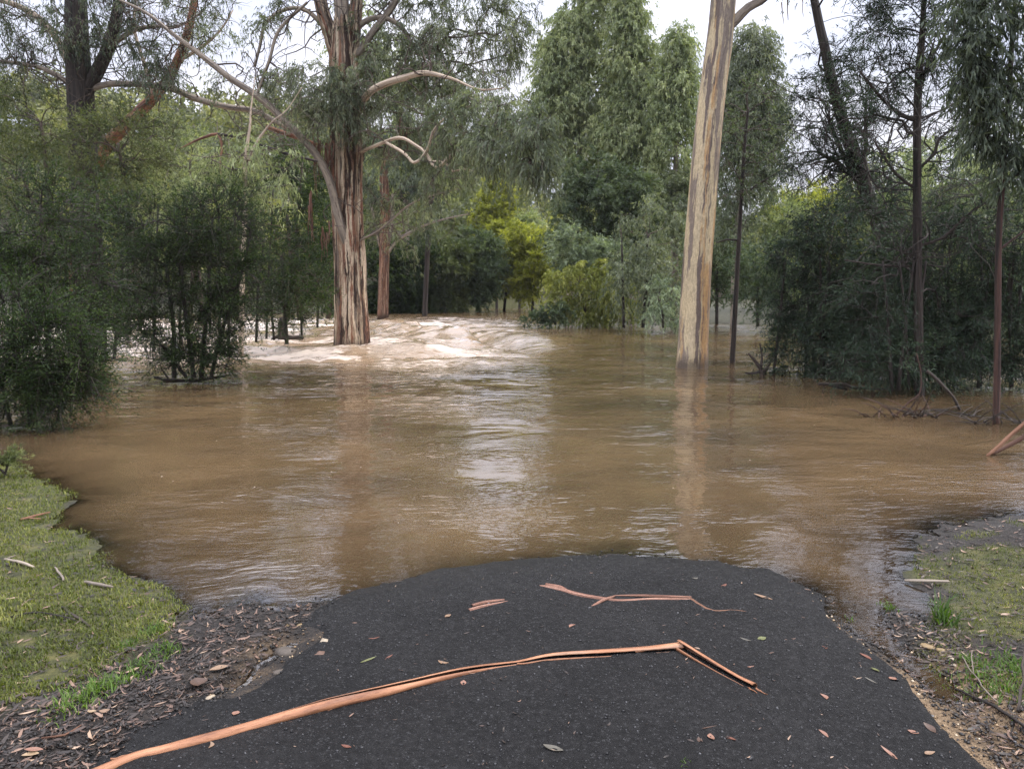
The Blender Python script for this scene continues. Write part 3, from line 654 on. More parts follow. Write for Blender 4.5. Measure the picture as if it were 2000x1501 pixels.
# ------------------------------------------------------------------ the two great gums
DA = gp(686, 678)[1]
A_blobs = [(650, 140, 85, 75, 60, -1.2), (645, 205, 75, 45, 34, -1.3), (800, 190, 130, 120, 80), (780, 70, 110, 90, 60, .5), (890, 120, 120, 130, 85), (960, 60, 70, 90, 34),
           (930, 235, 80, 65, 50, -4.5), (985, 270, 60, 65, 44, -6), (1040, 285, 45, 65, 36, -7), (870, 320, 60, 55, 24, -3), (560, 150, 50, 50, 11, -.5), (470, 175, 70, 40, 12), (570, 60, 60, 60, 9), (790, 430, 60, 60, 14, 1),
           (700, -150, 150, 120, 60), (880, -120, 170, 120, 70), (650, -320, 170, 110, 55), (850, -330, 170, 120, 50), (1010, 60, 40, 90, 14)]
A = tree('gum_tree', 'massive shaggy-barked gum with striped cream and dark trunk standing in the rapids', 'tree', (686, 680),
     [(685, 700, 40), (686, 676, 36), (685, 640, 33), (683, 560, 30), (681, 460, 29), (680, 380, 28), (679, 290, 28), (676, 220, 27), (673, 150, 26), (671, 110, 25), (669, 70, 20), (668, 30, 13), (667, 0, 8)],
     A_blobs, 'gum', 'gum', 'bark_a', R=.62, dens=1.35, sides=56, rough=.10, D=DA, trunk_name='trunk', rmin=.009, rmax=.07,
     limbs=[('stem', [(665, 130, 15), (645, 70, 13), (625, 0, 12), (612, -120, 10), (600, -300, 7)], 'bark_a'),
            ('stem', [(672, 120, 16), (668, 40, 14), (665, -60, 12), (680, -200, 9), (690, -360, 6)], 'limb_grey'),
            ('stem', [(682, 120, 14), (692, 50, 12), (700, -40, 11), (725, -180, 9), (760, -330, 6)], 'bark_a'),
            ('limb', [(695, 110, 7.0), (728, 62, 6.6), (760, 22, 6.2), (800, -40, 5.5), (850, -130, 3.9)], 'limb_grey'),
            ('limb', [(690, 60, 5.5), (720, 38, 5.1), (755, 36, 4.7), (790, 60, 3.9), (815, 105, 2.7)], 'limb_grey'),
            ('limb', [(696, 222, 7.0), (718, 185, 5.9, -1.4), (750, 165, 5.5, -2), (790, 152, 5.1, -2.4), (830, 143, 4.3, -2.8), (882, 154, 2.2, -3.2), (935, 175, 1.5, -3.4), (985, 172, .8, -3.5)], 'limb_pale'),
            ('limb', [(682, 500, 6.2, -.2), (668, 455, 7.8, -.42), (656, 405, 7.8, -.5), (642, 345, 7.4, -.6), (610, 292, 6.6, -.6), (560, 240, 6.2, -.6), (505, 190, 5.9, -.5), (445, 150, 5.5, -.5), (398, 112, 4.7, -.5), (345, 72, 3.6, -.5), (285, 25, 2.6, -.5), (215, -10, 1.8, -.4), (150, -60, 1, -.2)], 'limb_grey'),
            ('limb', [(640, 62, 4.7, .3), (600, 22, 3.9, .3), (560, 18, 3.5, .3), (520, 45, 3.1, .3), (508, 90, 2.7, .3), (498, 130, 2.3, .3)], 'limb_grey'),
            ('limb', [(500, 190, 3.1, -.5), (525, 120, 2.7, -.6), (545, 60, 2.7, -.6), (600, 5, 2.3, -.6)], 'limb_grey'),
            ('dead_limb', [(696, 300, 3.7), (735, 284, 2.8, -1.6), (780, 269, 2.8, -2.6), (812, 284, 2.5, -3), (832, 300, 2.7, -3.2), (852, 328, 2.7, -3.4), (880, 305, 2.5, -3.6), (912, 290, 2.1, -3.8), (965, 304, 1.7, -4.4), (1010, 316, 1.2, -4.8)], 'limb_pale'),
            ('dead_limb', [(755, 279, 2.5, -2.2), (790, 300, 2.4, -2.8), (808, 318, 2.5, -3.1), (826, 305, 2.2, -3.2), (838, 285, 2.0, -3.4), (846, 258, 2.0, -3.6), (868, 232, 1.7, -3.8), (905, 212, 1.5, -4.2), (930, 202, 1.0, -4.4)], 'limb_pale'),
            ('dead_limb', [(845, 316, 2.1, -3.3), (870, 318, 1.9, -3.5), (884, 335, 1.6, -3.6), (905, 330, 1.4, -3.8), (930, 336, 1.0, -4)], 'limb_pale'),
            ('dead_limb', [(690, 475, 2.1), (740, 450, 1.9, -.6), (800, 400, 1.6, -1), (850, 380, 1.4, -1.4), (900, 368, 1.0, -1.8)], 'limb_grey')], fine=150)
# curtains of shed bark hanging from the forks: each ribbon a part of the gum
rg = np.random.RandomState(5)
ra = np.array(A.location)
for (cx, cy, sx, ln, n) in ((632, 262, 24, 100, 22), (640, 432, 12, 60, 9), (790, 240, 14, 60, 4), (720, 640, 5, 34, 4), (610, 380, 8, 110, 5), (700, 258, 20, 50, 6)):
    for _ in range(n):
        px = cx+rg.uniform(-sx, sx); L = ln*rg.uniform(.4, 1.1); dd = rg.uniform(-.75, -.25) if 640 < px < 720 else rg.uniform(-.5, .3)
        y0 = cy+rg.uniform(-12, 25); w0 = rg.uniform(-6, 6)
        pts = [at(px+w0*t_**1.5+rg.normal()*.8, y0+L*t_, DA+dd) for t_ in np.linspace(0, 1, 6)]
        a_ = Acc(); ribbon(a_, pts, np.linspace(1, .35, 6)*rg.uniform(.03, .075), .3, rg); a_.build('bark_ribbon', M['strip'], A, ra)

DB = gp(1350, 719)[1]
Bt = tree('gum_tree', 'smooth pale gum leaning right, streaked cream, grey and orange, standing in calm brown water', 'tree', (1350, 720),
     [(1348, 735, 34), (1350, 715, 31), (1354, 660, 29), (1360, 560, 28), (1368, 440, 27), (1380, 300, 25.5), (1393, 170, 24), (1405, 80, 23.5), (1412, 0, 22.5), (1422, -120, 21), (1440, -300, 18), (1470, -520, 12)],
     [(1520, -190, 120, 90, 32), (1390, -330, 170, 120, 60), (1560, -420, 160, 120, 50), (1300, -200, 90, 80, 26), (1420, -560, 200, 120, 60)],
     'gum', 'gum', 'bark_b', R=.6, dens=1.2, sides=40, rough=.028, D=DB, rmax=.05,
     limbs=[('limb', [(1418, 55, 10), (1436, 40, 9), (1462, 15, 8), (1500, -8, 7), (1540, -70, 6), (1580, -180, 4)], 'limb_grey')])
rb = np.array(Bt.location)
for (px, y0, L) in ((1536, -10, 50), (1527, 5, 42), (1566, -12, 45)):
    a_ = Acc(); pts = [at(px+3*t_+rg.normal()*.8, y0+L*t_, DB) for t_ in np.linspace(0, 1, 6)]
    ribbon(a_, pts, np.linspace(.03, .012, 6), .3, rg); a_.build('bark_ribbon', M['strip'], Bt, rb)
    a_ = Acc(); tube(a_, *smoothpath([at(px, y0, DB), at(px+10, y0-40, DB), at(1540, -70, DB)], [.004, .005, .006], .1), sides=4); a_.build('twig', M['twig'], Bt, rb)

# ------------------------------------------------------------------ other trees with visible trunks
tree('gum_tree', 'slender rust-brown trunk tree just right of the massive shaggy gum', 'tree', (748, 616),
     [(748, 626, 11), (749, 560, 10), (752, 480, 9.5), (753, 410, 10), (750, 340, 8), (756, 300, 5)], 
     [(750, 330, 80, 60, 40), (820, 400, 90, 60, 34, 1), (760, 250, 90, 60, 30), (700, 400, 50, 60, 14, 1), (850, 330, 70, 50, 26)],
     'gum', 'gumdark', 'bark_f', R=.9, dens=1.2, sides=16, rough=.09, D=44, fine=40, limbs=[('limb', [(756, 500, 3.5), (775, 470, 3), (830, 440, 2.4), (880, 425, 1.6), (915, 418, 1)], 'limb_grey'),
      ('limb', [(742, 480, 3), (733, 440, 2.5), (725, 400, 2)], 'limb_grey'), ('limb', [(758, 470, 5), (765, 430, 4.5), (768, 380, 4)], 'limb_grey')])
DC = 23.5
tree('gum_tree', 'dark rough-barked forked gum at upper left behind the tea trees', 'tree', (178, 672),
     [(176, 680, 26), (172, 560, 24), (166, 420, 24), (162, 300, 24), (157, 190, 23), (152, 110, 21), (150, 30, 19), (148, -90, 16), (150, -230, 11)],
     [(150, 40, 60, 60, 26, -1), (60, 40, 70, 60, 16), (255, 40, 90, 55, 22), (340, 110, 90, 50, 26), (310, 160, 60, 40, 14, -.6), (150, -130, 170, 110, 56), (30, 100, 60, 40, 8), (330, -60, 110, 80, 16), (400, 20, 60, 50, 8), (-20, -60, 90, 100, 20)],
     'gum', 'gumdark', 'bark_c', R=.65, dens=1.2, sides=20, rough=.07, D=DC, rmax=.06,
     limbs=[('limb', [(162, 190, 13), (190, 140, 12), (212, 90, 11), (228, 30, 10), (240, -60, 8)], 'bark_c'),
            ('limb', [(138, 130, 7), (110, 75, 6), (78, 38, 5.5), (35, 12, 5), (-20, -5, 4)], 'limb_pale'),
            ('limb', [(165, 178, 6), (210, 165, 5.5), (270, 165, 5), (330, 172, 6), (380, 192, 6), (440, 208, 5.5), (500, 218, 5), (560, 250, 4)], 'limb_grey'),
            ('limb', [(148, 175, 5), (115, 150, 5), (70, 130, 4), (0, 120, 3.4), (-60, 115, 3)], 'limb_grey'),
            ('limb', [(210, 95, 5), (260, 60, 4), (300, 52, 3), (350, 50, 2.2), (400, 20, 1.2)], 'limb_grey')], fine=150)
tree('leaning_tree', 'red-barked trunk leaning right between the dark forked gum and the massive gum', 'tree', (150, 640),
     [(150, 648, 13), (148, 560, 12), (150, 470, 12), (165, 380, 11), (205, 290, 12), (262, 230, 11), (320, 168, 9), (350, 110, 8), (370, 50, 7), (385, -30, 6)],
     [(370, 20, 50, 60, 9), (420, 60, 50, 40, 8), (300, 250, 50, 40, 10)], 'gum', 'gum', 'bark_red', R=.8, sides=14, D=27,
     limbs=[('limb', [(300, 190, 4), (280, 120, 3.5), (262, 60, 3), (265, 0, 2)], 'limb_pale'), ('limb', [(345, 120, 4), (390, 95, 3), (430, 60, 2), (455, 20, 1)], 'limb_pale')], fine=60)
tree('sapling', 'slim pale-barked sapling rising from the flood left of the massive gum', 'tree', (470, 690),
     [(470, 694, 5), (472, 600, 4.6), (476, 480, 4.2), (480, 380, 4), (478, 320, 3.5), (488, 250, 2.4), (490, 215, 1.6), (498, 150, .6)],
     [(470, 300, 60, 50, 12), (430, 350, 70, 40, 12), (540, 330, 50, 50, 10)], 'gum', 'gumwarm', 'limb_pale', R=.6, sides=10, D=17.5,
     limbs=[('limb', [(478, 330, 3), (500, 280, 2.5), (530, 240, 1.6), (560, 215, 1), (590, 170, .5)], 'limb_pale')], fine=20)
tree('fallen_gum_limb', 'long broken rusty branch hanging through the scrub at upper left', 'branch', (430, 470),
     [(352, 290, .6), (380, 276, 2), (400, 268, 2.4), (425, 262, 3), (434, 285, 2.4), (430, 320, 1.8), (436, 380, .8)], [], bark='bark_d', D=19, sides=8, rough=.1,
     limbs=[('limb', [(425, 262, 3), (470, 270, 2.4), (560, 300, 3), (620, 315, 2.5)], 'bark_c'), ('limb', [(520, 248, 5, 4), (580, 268, 6, 4), (620, 282, 3, 4)], 'bark_red')])

# ------------------------------------------------------------------ tall gums beyond the rapids (centre)
tall = [
 ('broad tall gum whose crown fills the sky right of the central gap', 45, (1110, 618), [(1112, 624, 8), (1120, 480, 7), (1130, 330, 6), (1140, 180, 4), (1150, 40, 2.5)],
  [(1110, 90, 50, 60, 114), (1090, 200, 55, 70, 133), (1160, 170, 60, 90, 171), (1130, 290, 75, 50, 114), (1060, 300, 40, 40, 49), (1150, 30, 50, 50, 76), (1160, -70, 60, 60, 68), (1080, 130, 40, 60, 57)], 'gumwarm'),
 ('tall pointed gum crown at the centre of the group beyond the flood', 43, (1235, 620), [(1235, 626, 7), (1238, 450, 6), (1235, 250, 5), (1232, 80, 3), (1228, -20, 1.5)],
  [(1230, 60, 30, 60, 95), (1238, 150, 50, 70, 152), (1225, 250, 65, 60, 152), (1240, 340, 60, 40, 87), (1222, -10, 22, 40, 34)], 'gumwarm'),
 ('narrow gum with a rounded tip directly left of the smooth leaning trunk', 41, (1318, 622), [(1318, 628, 7), (1318, 450, 6), (1320, 250, 4), (1322, 90, 2)],
  [(1322, 100, 26, 45, 64), (1318, 180, 44, 60, 114), (1312, 280, 50, 60, 95), (1320, 370, 50, 40, 76)], 'gumwarm'),
 ('spire-shaped gum directly right of the smooth leaning trunk', 33, (1432, 640), [(1430, 648, 5), (1436, 500, 4.5), (1448, 330, 4), (1460, 180, 3), (1470, 70, 1.5)],
  [(1470, 95, 28, 42, 64), (1470, 180, 48, 55, 114), (1462, 270, 60, 50, 102), (1490, 240, 50, 40, 53), (1440, 350, 60, 40, 45), (1500, 330, 45, 30, 19), (1430, 190, 20, 60, 38), (1440, 440, 40, 40, 22)], 'gum'),
]
for (lab, D, b, tr_, bl, lf) in tall:
    tree('gum_tree', lab, 'tree', b, tr_, bl, 'gum', lf, 'limb_grey', R=1.0, dens=1.5, group='tall gums beyond the flood', D=D, rmin=.011, rmax=.10, gap=.45)
tree('gum_tree', 'thin olive gum whose crown covers the slope behind the massive gum', 'tree', (830, 614), [(830, 622, 5), (835, 480, 5), (845, 350, 4), (850, 220, 3)],
     [(840, 200, 80, 70, 50), (850, 300, 60, 60, 40), (780, 300, 60, 70, 30), (760, 130, 60, 60, 24), (690, 60, 60, 60, 20), (720, 190, 50, 60, 20)], 'gum', 'gumwarm', 'bark_c', R=1.1, dens=2., D=48, rmin=.011)

# ------------------------------------------------------------------ mid-distance bushes and small trees
def bush(name, label, base, D, stems, blobs, sty, leaf, R=.6, dens=1., group=None, cat='bush', bark='twigdark', size=1., gap=.45, rmin=.007):
    b = (base[0], base[1])
    return tree(name, label, cat, b, stems[0], blobs, sty, leaf, bark, R=R, dens=dens, size=size, D=D, sides=7, group=group, gap=gap,
                limbs=[('stem', s_, bark) for s_ in stems[1:]], rmin=rmin, rmax=.04)
bush('wattle_tree', 'round dark wattle with a domed crown at the centre of the far bank', (1180, 622), 38, [[(1180, 628, 5), (1178, 520, 4), (1170, 420, 3), (1165, 350, 2)]],
     [(1160, 400, 75, 80, 90), (1110, 440, 40, 60, 30), (1210, 370, 60, 50, 36), (1235, 440, 50, 60, 40), (1150, 340, 45, 30, 24), (1200, 510, 70, 50, 40)], 'wattle', 'wattlemid', R=.85, dens=1.4, cat='tree')
bush('silver_bush', 'pale silvery-green bush at the water edge below the domed dark wattle', (1150, 625), 35.5, [[(1150, 632, 3), (1145, 560, 2), (1140, 500, 2)]],
     [(1130, 480, 55, 35, 44), (1190, 520, 50, 40, 40), (1150, 530, 60, 30, 30), (1100, 500, 30, 30, 14)], 'bush', 'pale', R=.65, dens=1.2)
bush('weeping_bush', 'yellow-green weeping bush drooping into the water at the centre of the far bank', (1130, 632), 33.5, [[(1145, 640, 3), (1140, 590, 2), (1130, 550, 2)]],
     [(1105, 545, 30, 24, 18), (1150, 570, 50, 40, 34), (1085, 590, 26, 18, 10), (1190, 560, 40, 40, 24), (1215, 600, 40, 26, 16), (1130, 610, 60, 18, 18), (1160, 530, 30, 22, 12)], 'weep', 'weep', R=.7, dens=1.)
bush('dark_shrub', 'low dark green shrub trailing in the water under the weeping bush', (1085, 628), 33, [[(1085, 634, 2), (1083, 610, 1.5)]],
     [(1085, 610, 32, 18, 16), (1050, 622, 22, 6, 5)], 'wattle', 'wattlemid', R=.5, dens=1.2)
bush('gum_tree', 'grey drooping young gum between the weeping bush and the smooth trunk', (1255, 634), 30, [[(1255, 640, 3.5), (1262, 540, 3), (1265, 460, 2)], [(1218, 640, 3), (1216, 560, 2.6), (1214, 470, 2)]],
     [(1270, 440, 70, 60, 40), (1290, 520, 60, 50, 36), (1250, 560, 60, 40, 26), (1310, 590, 40, 30, 20), (1220, 540, 40, 60, 16)], 'gum', 'gum', R=.8, dens=1.1, cat='tree')
bush('pale_shrub', 'small pale-leaved shrub at the water line left of the smooth trunk', (1295, 632), 28.5, [[(1295, 640, 2), (1292, 590, 1.5)]],
     [(1295, 570, 40, 35, 26), (1320, 610, 26, 20, 10), (1280, 610, 30, 20, 10)], 'gum', 'pale', R=.5, dens=.9)
hedge = [((985, 602), 60, (990, 495, 72, 58, 96), 'yellow', 'sunlit yellow-green bush under the central gap'), ((1040, 602), 58, (1042, 505, 46, 50, 64), 'yellow', 'golden-green bush against the silvery bush'),
         ((935, 604), 57, (930, 515, 50, 60, 96), 'wattlemid', 'mid green bush left of the sunlit yellow-green bush'), ((870, 606), 56, (865, 530, 60, 65, 112), 'kunzeaolive', 'deep green bush on the far bank left of the grassy gap'),
         ((800, 608), 55, (800, 530, 55, 65, 96), 'kunzea', 'very dark bush right of the slender rust-brown trunk'), ((730, 609), 54, (730, 540, 50, 70, 80), 'kunzea', 'dark bush between the massive gum and the rust-brown trunk'),
         ((970, 604), 66, (970, 400, 32, 38, 48), 'yellow', 'bright rounded yellow-green tree high above the hedge'), ((1015, 604), 70, (1015, 450, 40, 34, 38), 'gumwarm', 'olive tree beside the bright rounded tree')]
for (b, D, bl, lf, lab) in hedge:
    x_, y_, rx_, ry_, n_ = bl
    top = y_+10
    bush('bank_bush', lab, b, D, [[(b[0], b[1]+5, 3), (x_, (b[1]+top)/2, 2.5), (x_, top, 2)]], [(x_, y_, rx_, ry_, n_), (x_-rx_*.3, min(y_+ry_*.9, 588), rx_*1.15, 26, n_*2//3), (x_+rx_*.5, y_-ry_*.3, rx_*.5, ry_*.5, n_//4)], 'bush', lf, R=.95, dens=1.3, group='bushes along the far bank', cat='bush')

# ------------------------------------------------------------------ left bank: trees behind, tea trees in front
olive = [((90, 640), 24, [(80, 240, 120, 70, 78), (40, 330, 110, 80, 65)], 'kunzeaolive', 'grey-green tree crown at far left below the dark forked gum'),
         ((250, 640), 22, [(230, 280, 110, 70, 78), (200, 380, 100, 60, 46)], 'kunzeaolive', 'olive small tree at left in front of the red leaning trunk'),
         ((370, 630), 25, [(370, 330, 90, 80, 57), (330, 420, 90, 60, 52)], 'gumwarm', 'lighter olive tree behind the feathery tea trees'),
         ((440, 625), 30, [(440, 400, 80, 90, 52), (480, 500, 80, 80, 46)], 'kunzeaolive', 'sunlit olive scrub tree left of the pale sapling'),
         ((560, 620), 27, [(560, 420, 75, 80, 72), (590, 330, 50, 50, 26), (600, 520, 60, 70, 52)], 'kunzea', 'dark dense tree close against the left side of the massive gum'),
         ((640, 614), 33, [(640, 540, 60, 60, 52), (660, 470, 45, 70, 39), (640, 440, 50, 50, 26)], 'kunzea', 'dark bush directly behind the base of the massive gum')]
for (b, D, bl, lf, lab) in olive:
    x0 = bl[0][0]
    bush('scrub_tree', lab, b, D, [[(b[0], b[1]+8, 5), (b[0]+8, (b[1]+bl[0][1])/2, 4), (x0, bl[0][1], 3)], [(b[0]+24, b[1]+6, 3), (b[0]+16, 520, 3), (bl[1][0], bl[1][1], 2)]], bl, 'bush', lf, R=.75, dens=1.15, group='scrub trees behind the tea trees', cat='tree', bark='twig')
kun = [((385, 732), 13.6, [[(378, 738, 4.5), (365, 640, 4), (350, 500, 3), (345, 420, 2)], [(392, 738, 5), (400, 640, 4), (410, 520, 3), (415, 430, 2)], [(365, 738, 3.5), (335, 700, 3), (300, 655, 2)], [(412, 736, 4), (432, 650, 3.4), (470, 540, 3), (490, 450, 2)], [(340, 738, 4.5), (338, 640, 3.8), (325, 520, 3)]],
        [(330, 450, 110, 75, 62), (420, 430, 90, 70, 54), (300, 540, 90, 60, 40), (420, 530, 110, 60, 54), (350, 600, 110, 40, 34), (480, 580, 60, 50, 20), (400, 675, 60, 30, 20), (375, 700, 50, 24, 16), (430, 700, 40, 20, 12), (340, 690, 40, 22, 8), (280, 640, 50, 30, 12), (340, 640, 70, 34, 18), (440, 630, 60, 34, 14)], 'kunzea', 'feathery dark tea tree clump with many stems rising from the flood'),
       ((205, 700), 14.8, [[(204, 706, 5), (200, 600, 4.4), (196, 480, 4), (190, 380, 2.5)], [(222, 700, 3), (230, 620, 3), (240, 520, 2)]],
        [(150, 430, 90, 70, 44), (220, 470, 80, 60, 40), (180, 560, 80, 50, 30), (230, 610, 60, 36, 14), (190, 650, 50, 30, 14), (120, 640, 60, 40, 16), (250, 660, 40, 26, 8), (175, 688, 40, 16, 8)], 'kunzea', 'tea tree on a single straight stem left of the many-stemmed clump'),
       ((560, 668), 19.5, [[(560, 672, 4), (556, 600, 3.6), (550, 500, 3)], [(500, 668, 2.6), (505, 560, 2.4), (515, 470, 2)], [(535, 664, 2.2), (530, 590, 2), (530, 520, 2)]],
        [(530, 500, 80, 70, 50), (590, 570, 50, 50, 26), (500, 580, 70, 40, 26), (560, 620, 60, 24, 12)], 'kunzea', 'smaller tea tree in the rapids beside the massive gum'),
       ((115, 760), 11., [[(95, 770, 5), (92, 640, 4.5), (86, 520, 4), (80, 400, 3)], [(135, 765, 4), (140, 640, 3.6), (150, 520, 3)]],
        [(60, 440, 110, 90, 52), (110, 540, 110, 60, 46), (20, 540, 80, 80, 30), (150, 640, 70, 40, 22)], 'kunzea', 'tall dark tea tree at the left edge of the frame'),
       ((60, 826), 9., [[(60, 832, 5), (50, 760, 4), (30, 680, 3)], [(110, 826, 4), (130, 770, 3), (140, 710, 2)], [(20, 830, 4), (5, 760, 3), (-30, 680, 3)]],
        [(70, 690, 110, 55, 50), (40, 770, 110, 45, 46), (120, 760, 70, 40, 30), (20, 620, 100, 60, 30), (-40, 720, 100, 80, 24), (150, 715, 45, 28, 10)], 'kunzea', 'low dense dark bush overhanging the water at the left edge'),
       ((660, 660), 22.5, [[(200, 668, 3), (205, 600, 3), (210, 520, 2)]], [], 'kunzea', 'x')]
for (b, D, st_, bl, lf, lab) in kun[:-1]:
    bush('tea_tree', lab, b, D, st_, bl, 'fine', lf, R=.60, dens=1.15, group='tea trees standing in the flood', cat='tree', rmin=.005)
bush('seedling_bush', 'small feathery green bush at the left edge above the grassy bank', (8, 940), 6.6, [[(8, 950, 3), (10, 925, 2)]], [(0, 925, 26, 18, 8)], 'fine', 'kunzeaolive', R=.22, dens=.8, size=.7)
# bare stems among the tea trees
rg = np.random.RandomState(11)
bare = [(30, 735, 14, 4), (62, 720, 15, 3), (160, 690, 17, 4), (300, 690, 17, 3), (430, 690, 16, 3.4), (250, 668, 21, 3), (590, 655, 22, 2.5), (130, 668, 21, 3.6), (350, 668, 21, 2.5), (520, 660, 21, 2.4), (620, 640, 25, 2.5), (410, 655, 22, 2.4), (445, 700, 15.8, 3), (75, 668, 21, 3)]
where = ['thin bare stem near the left edge, nearest the overhanging bush', 'thin bare stem second from the left edge', 'bare dark stem left of the single straight tea tree', 'thin stem behind the left side of the tea tree clump',
         'bare stem at the right side of the tea tree clump', 'thin distant stem left of the tea tree clump', 'thin stem left of the massive gum in white water', 'dark distant stem below the forked gum', 'hair-thin stem seen through the tea tree clump',
         'thin stem between the pale sapling and the smaller tea tree', 'distant thin stem just left of the massive gum base', 'distant stem behind the middle of the tea tree clump', 'leaning bare stem between the clump and the pale sapling', 'distant dark stem at far left in the white water']
for (px, py, D_, r_), lab in zip(bare, where):
    k = rg.uniform(-12, 12); D_ = gp(px, py)[1]
    tree('bare_stem', lab, 'stem', (px, py), [(px, py+6, r_), (px+k*.3, py-90, r_*.9), (px+k, py-190, r_*.7), (px+k*1.6, py-290, r_*.5)], [], bark='twigdark', D=D_, sides=7, group='bare stems in the flood at left')
# ------------------------------------------------------------------ right side: thin trees and dark wattles
tree('wattle_tree', 'dark tree with a thick trunk leaning left, at right of the open sky', 'tree', (1790, 716),
     [(1800, 724, 13), (1775, 620, 13), (1745, 520, 13), (1712, 430, 13), (1680, 340, 12), (1655, 270, 11), (1632, 190, 9.5), (1612, 100, 8.5), (1595, 20, 7.5), (1580, -90, 6), (1570, -250, 4)],
     [(1600, 230, 60, 60, 24), (1640, 120, 50, 50, 16), (1700, 200, 60, 60, 24), (1590, 330, 60, 36, 14), (1680, 330, 60, 40, 16), (1600, -130, 110, 90, 30), (1560, 190, 30, 40, 5), (1560, 290, 30, 20, 6)],
     'wattle', 'wattle', 'bark_c', R=.55, dens=.95, fine=60, sides=16, D=15.5, rmax=.03,
     limbs=[('limb', [(1664, 345, 5), (1650, 310, 4.5), (1632, 270, 4), (1622, 240, 3)], 'bark_c'), ('limb', [(1658, 340, 4.5), (1635, 318, 4), (1598, 298, 3)], 'bark_c'), ('limb', [(1680, 340, 5), (1690, 290, 4), (1690, 230, 3.4), (1691, 195, 2.6)], 'bark_c')])
D2 = gp(1795, 772)[1]
tree('wattle_tree', 'straight slim dark tree with spreading fine branches against the sky', 'tree', (1795, 772),
     [(1796, 780, 9), (1795, 700, 8.5), (1793, 560, 8), (1791, 400, 7.5), (1791, 250, 7), (1794, 150, 7), (1802, 50, 5), (1806, -60, 4), (1810, -200, 3)],
     [(1700, 60, 70, 60, 16), (1720, 150, 70, 50, 14), (1850, 80, 60, 70, 14), (1770, 30, 60, 60, 12), (1860, 190, 60, 60, 11), (1740, 260, 60, 40, 9), (1700, 400, 70, 40, 8), (1870, 300, 50, 50, 8), (1800, -150, 170, 110, 44), (1880, 420, 60, 50, 8)],
     'wattle', 'wattle', 'bark_c', R=.50, dens=.95, fine=70, sides=12, D=D2, rmax=.022, rmin=.004,
     limbs=[('limb', [(1792, 235, 4.5), (1760, 225, 4), (1720, 190, 3), (1680, 140, 2)], 'bark_c'), ('limb', [(1794, 170, 4), (1815, 120, 3), (1850, 60, 2.4), (1880, 0, 2)], 'bark_c'),
            ('limb', [(1793, 330, 3), (1825, 300, 3), (1835, 270, 2.4), (1880, 240, 2)], 'bark_c'), ('limb', [(1792, 480, 3), (1840, 465, 3), (1890, 420, 2.6), (1960, 370, 2)], 'bark_c'),
            ('limb', [(1790, 370, 3), (1750, 340, 2.6), (1710, 280, 2)], 'bark_c'), ('limb', [(1790, 520, 2.5), (1720, 518, 2), (1650, 508, 1.5)], 'bark_c')])
D3 = gp(1945, 826)[1]
tree('gum_sapling', 'thin dark gum at the right edge with dense drooping leaves', 'tree', (1945, 828),
     [(1945, 836, 6.5), (1947, 760, 6.2), (1949, 600, 5.8), (1950, 480, 5.4), (1957, 350, 5), (1968, 220, 5), (1975, 100, 4), (1985, -40, 3), (1990, -200, 2.4)],
     [(1940, 60, 60, 70, 18), (1960, 160, 60, 60, 16), (1925, 230, 40, 55, 15), (1990, 250, 40, 60, 14), (1900, 30, 50, 60, 11), (1960, -100, 130, 110, 30), (1880, 120, 40, 60, 7), (1980, 340, 40, 30, 6)],
     'gum', 'gumdark', 'bark_e', R=.36, dens=1.0, sides=12, D=D3, rmax=.014, rmin=.003, size=.85,
     limbs=[('limb', [(1955, 380, 2.5), (1975, 350, 2.4), (2010, 325, 2)], 'bark_e'), ('limb', [(1949, 490, 2.5), (1975, 470, 2), (2030, 430, 1.6)], 'bark_e')])
D4 = gp(1430, 708)[1]
tree('sapling', 'pencil-thin dark trunk just right of the smooth leaning gum', 'tree', (1430, 708),
     [(1430, 714, 5), (1434, 640, 4.6), (1440, 520, 4.2), (1447, 400, 3.6), (1453, 300, 3), (1462, 210, 2)],
     [(1470, 210, 60, 60, 16), (1455, 300, 60, 60, 12), (1500, 330, 60, 40, 8), (1420, 360, 40, 60, 8)], 'wattle', 'wattlemid', 'bark_c', R=.5, dens=.8, sides=10, D=D4, rmax=.02,
     limbs=[('limb', [(1444, 470, 2), (1420, 468, 1.6), (1400, 474, 1.2)], 'bark_c'), ('limb', [(1448, 385, 2), (1480, 360, 1.6), (1540, 325, 1.2)], 'bark_c')])
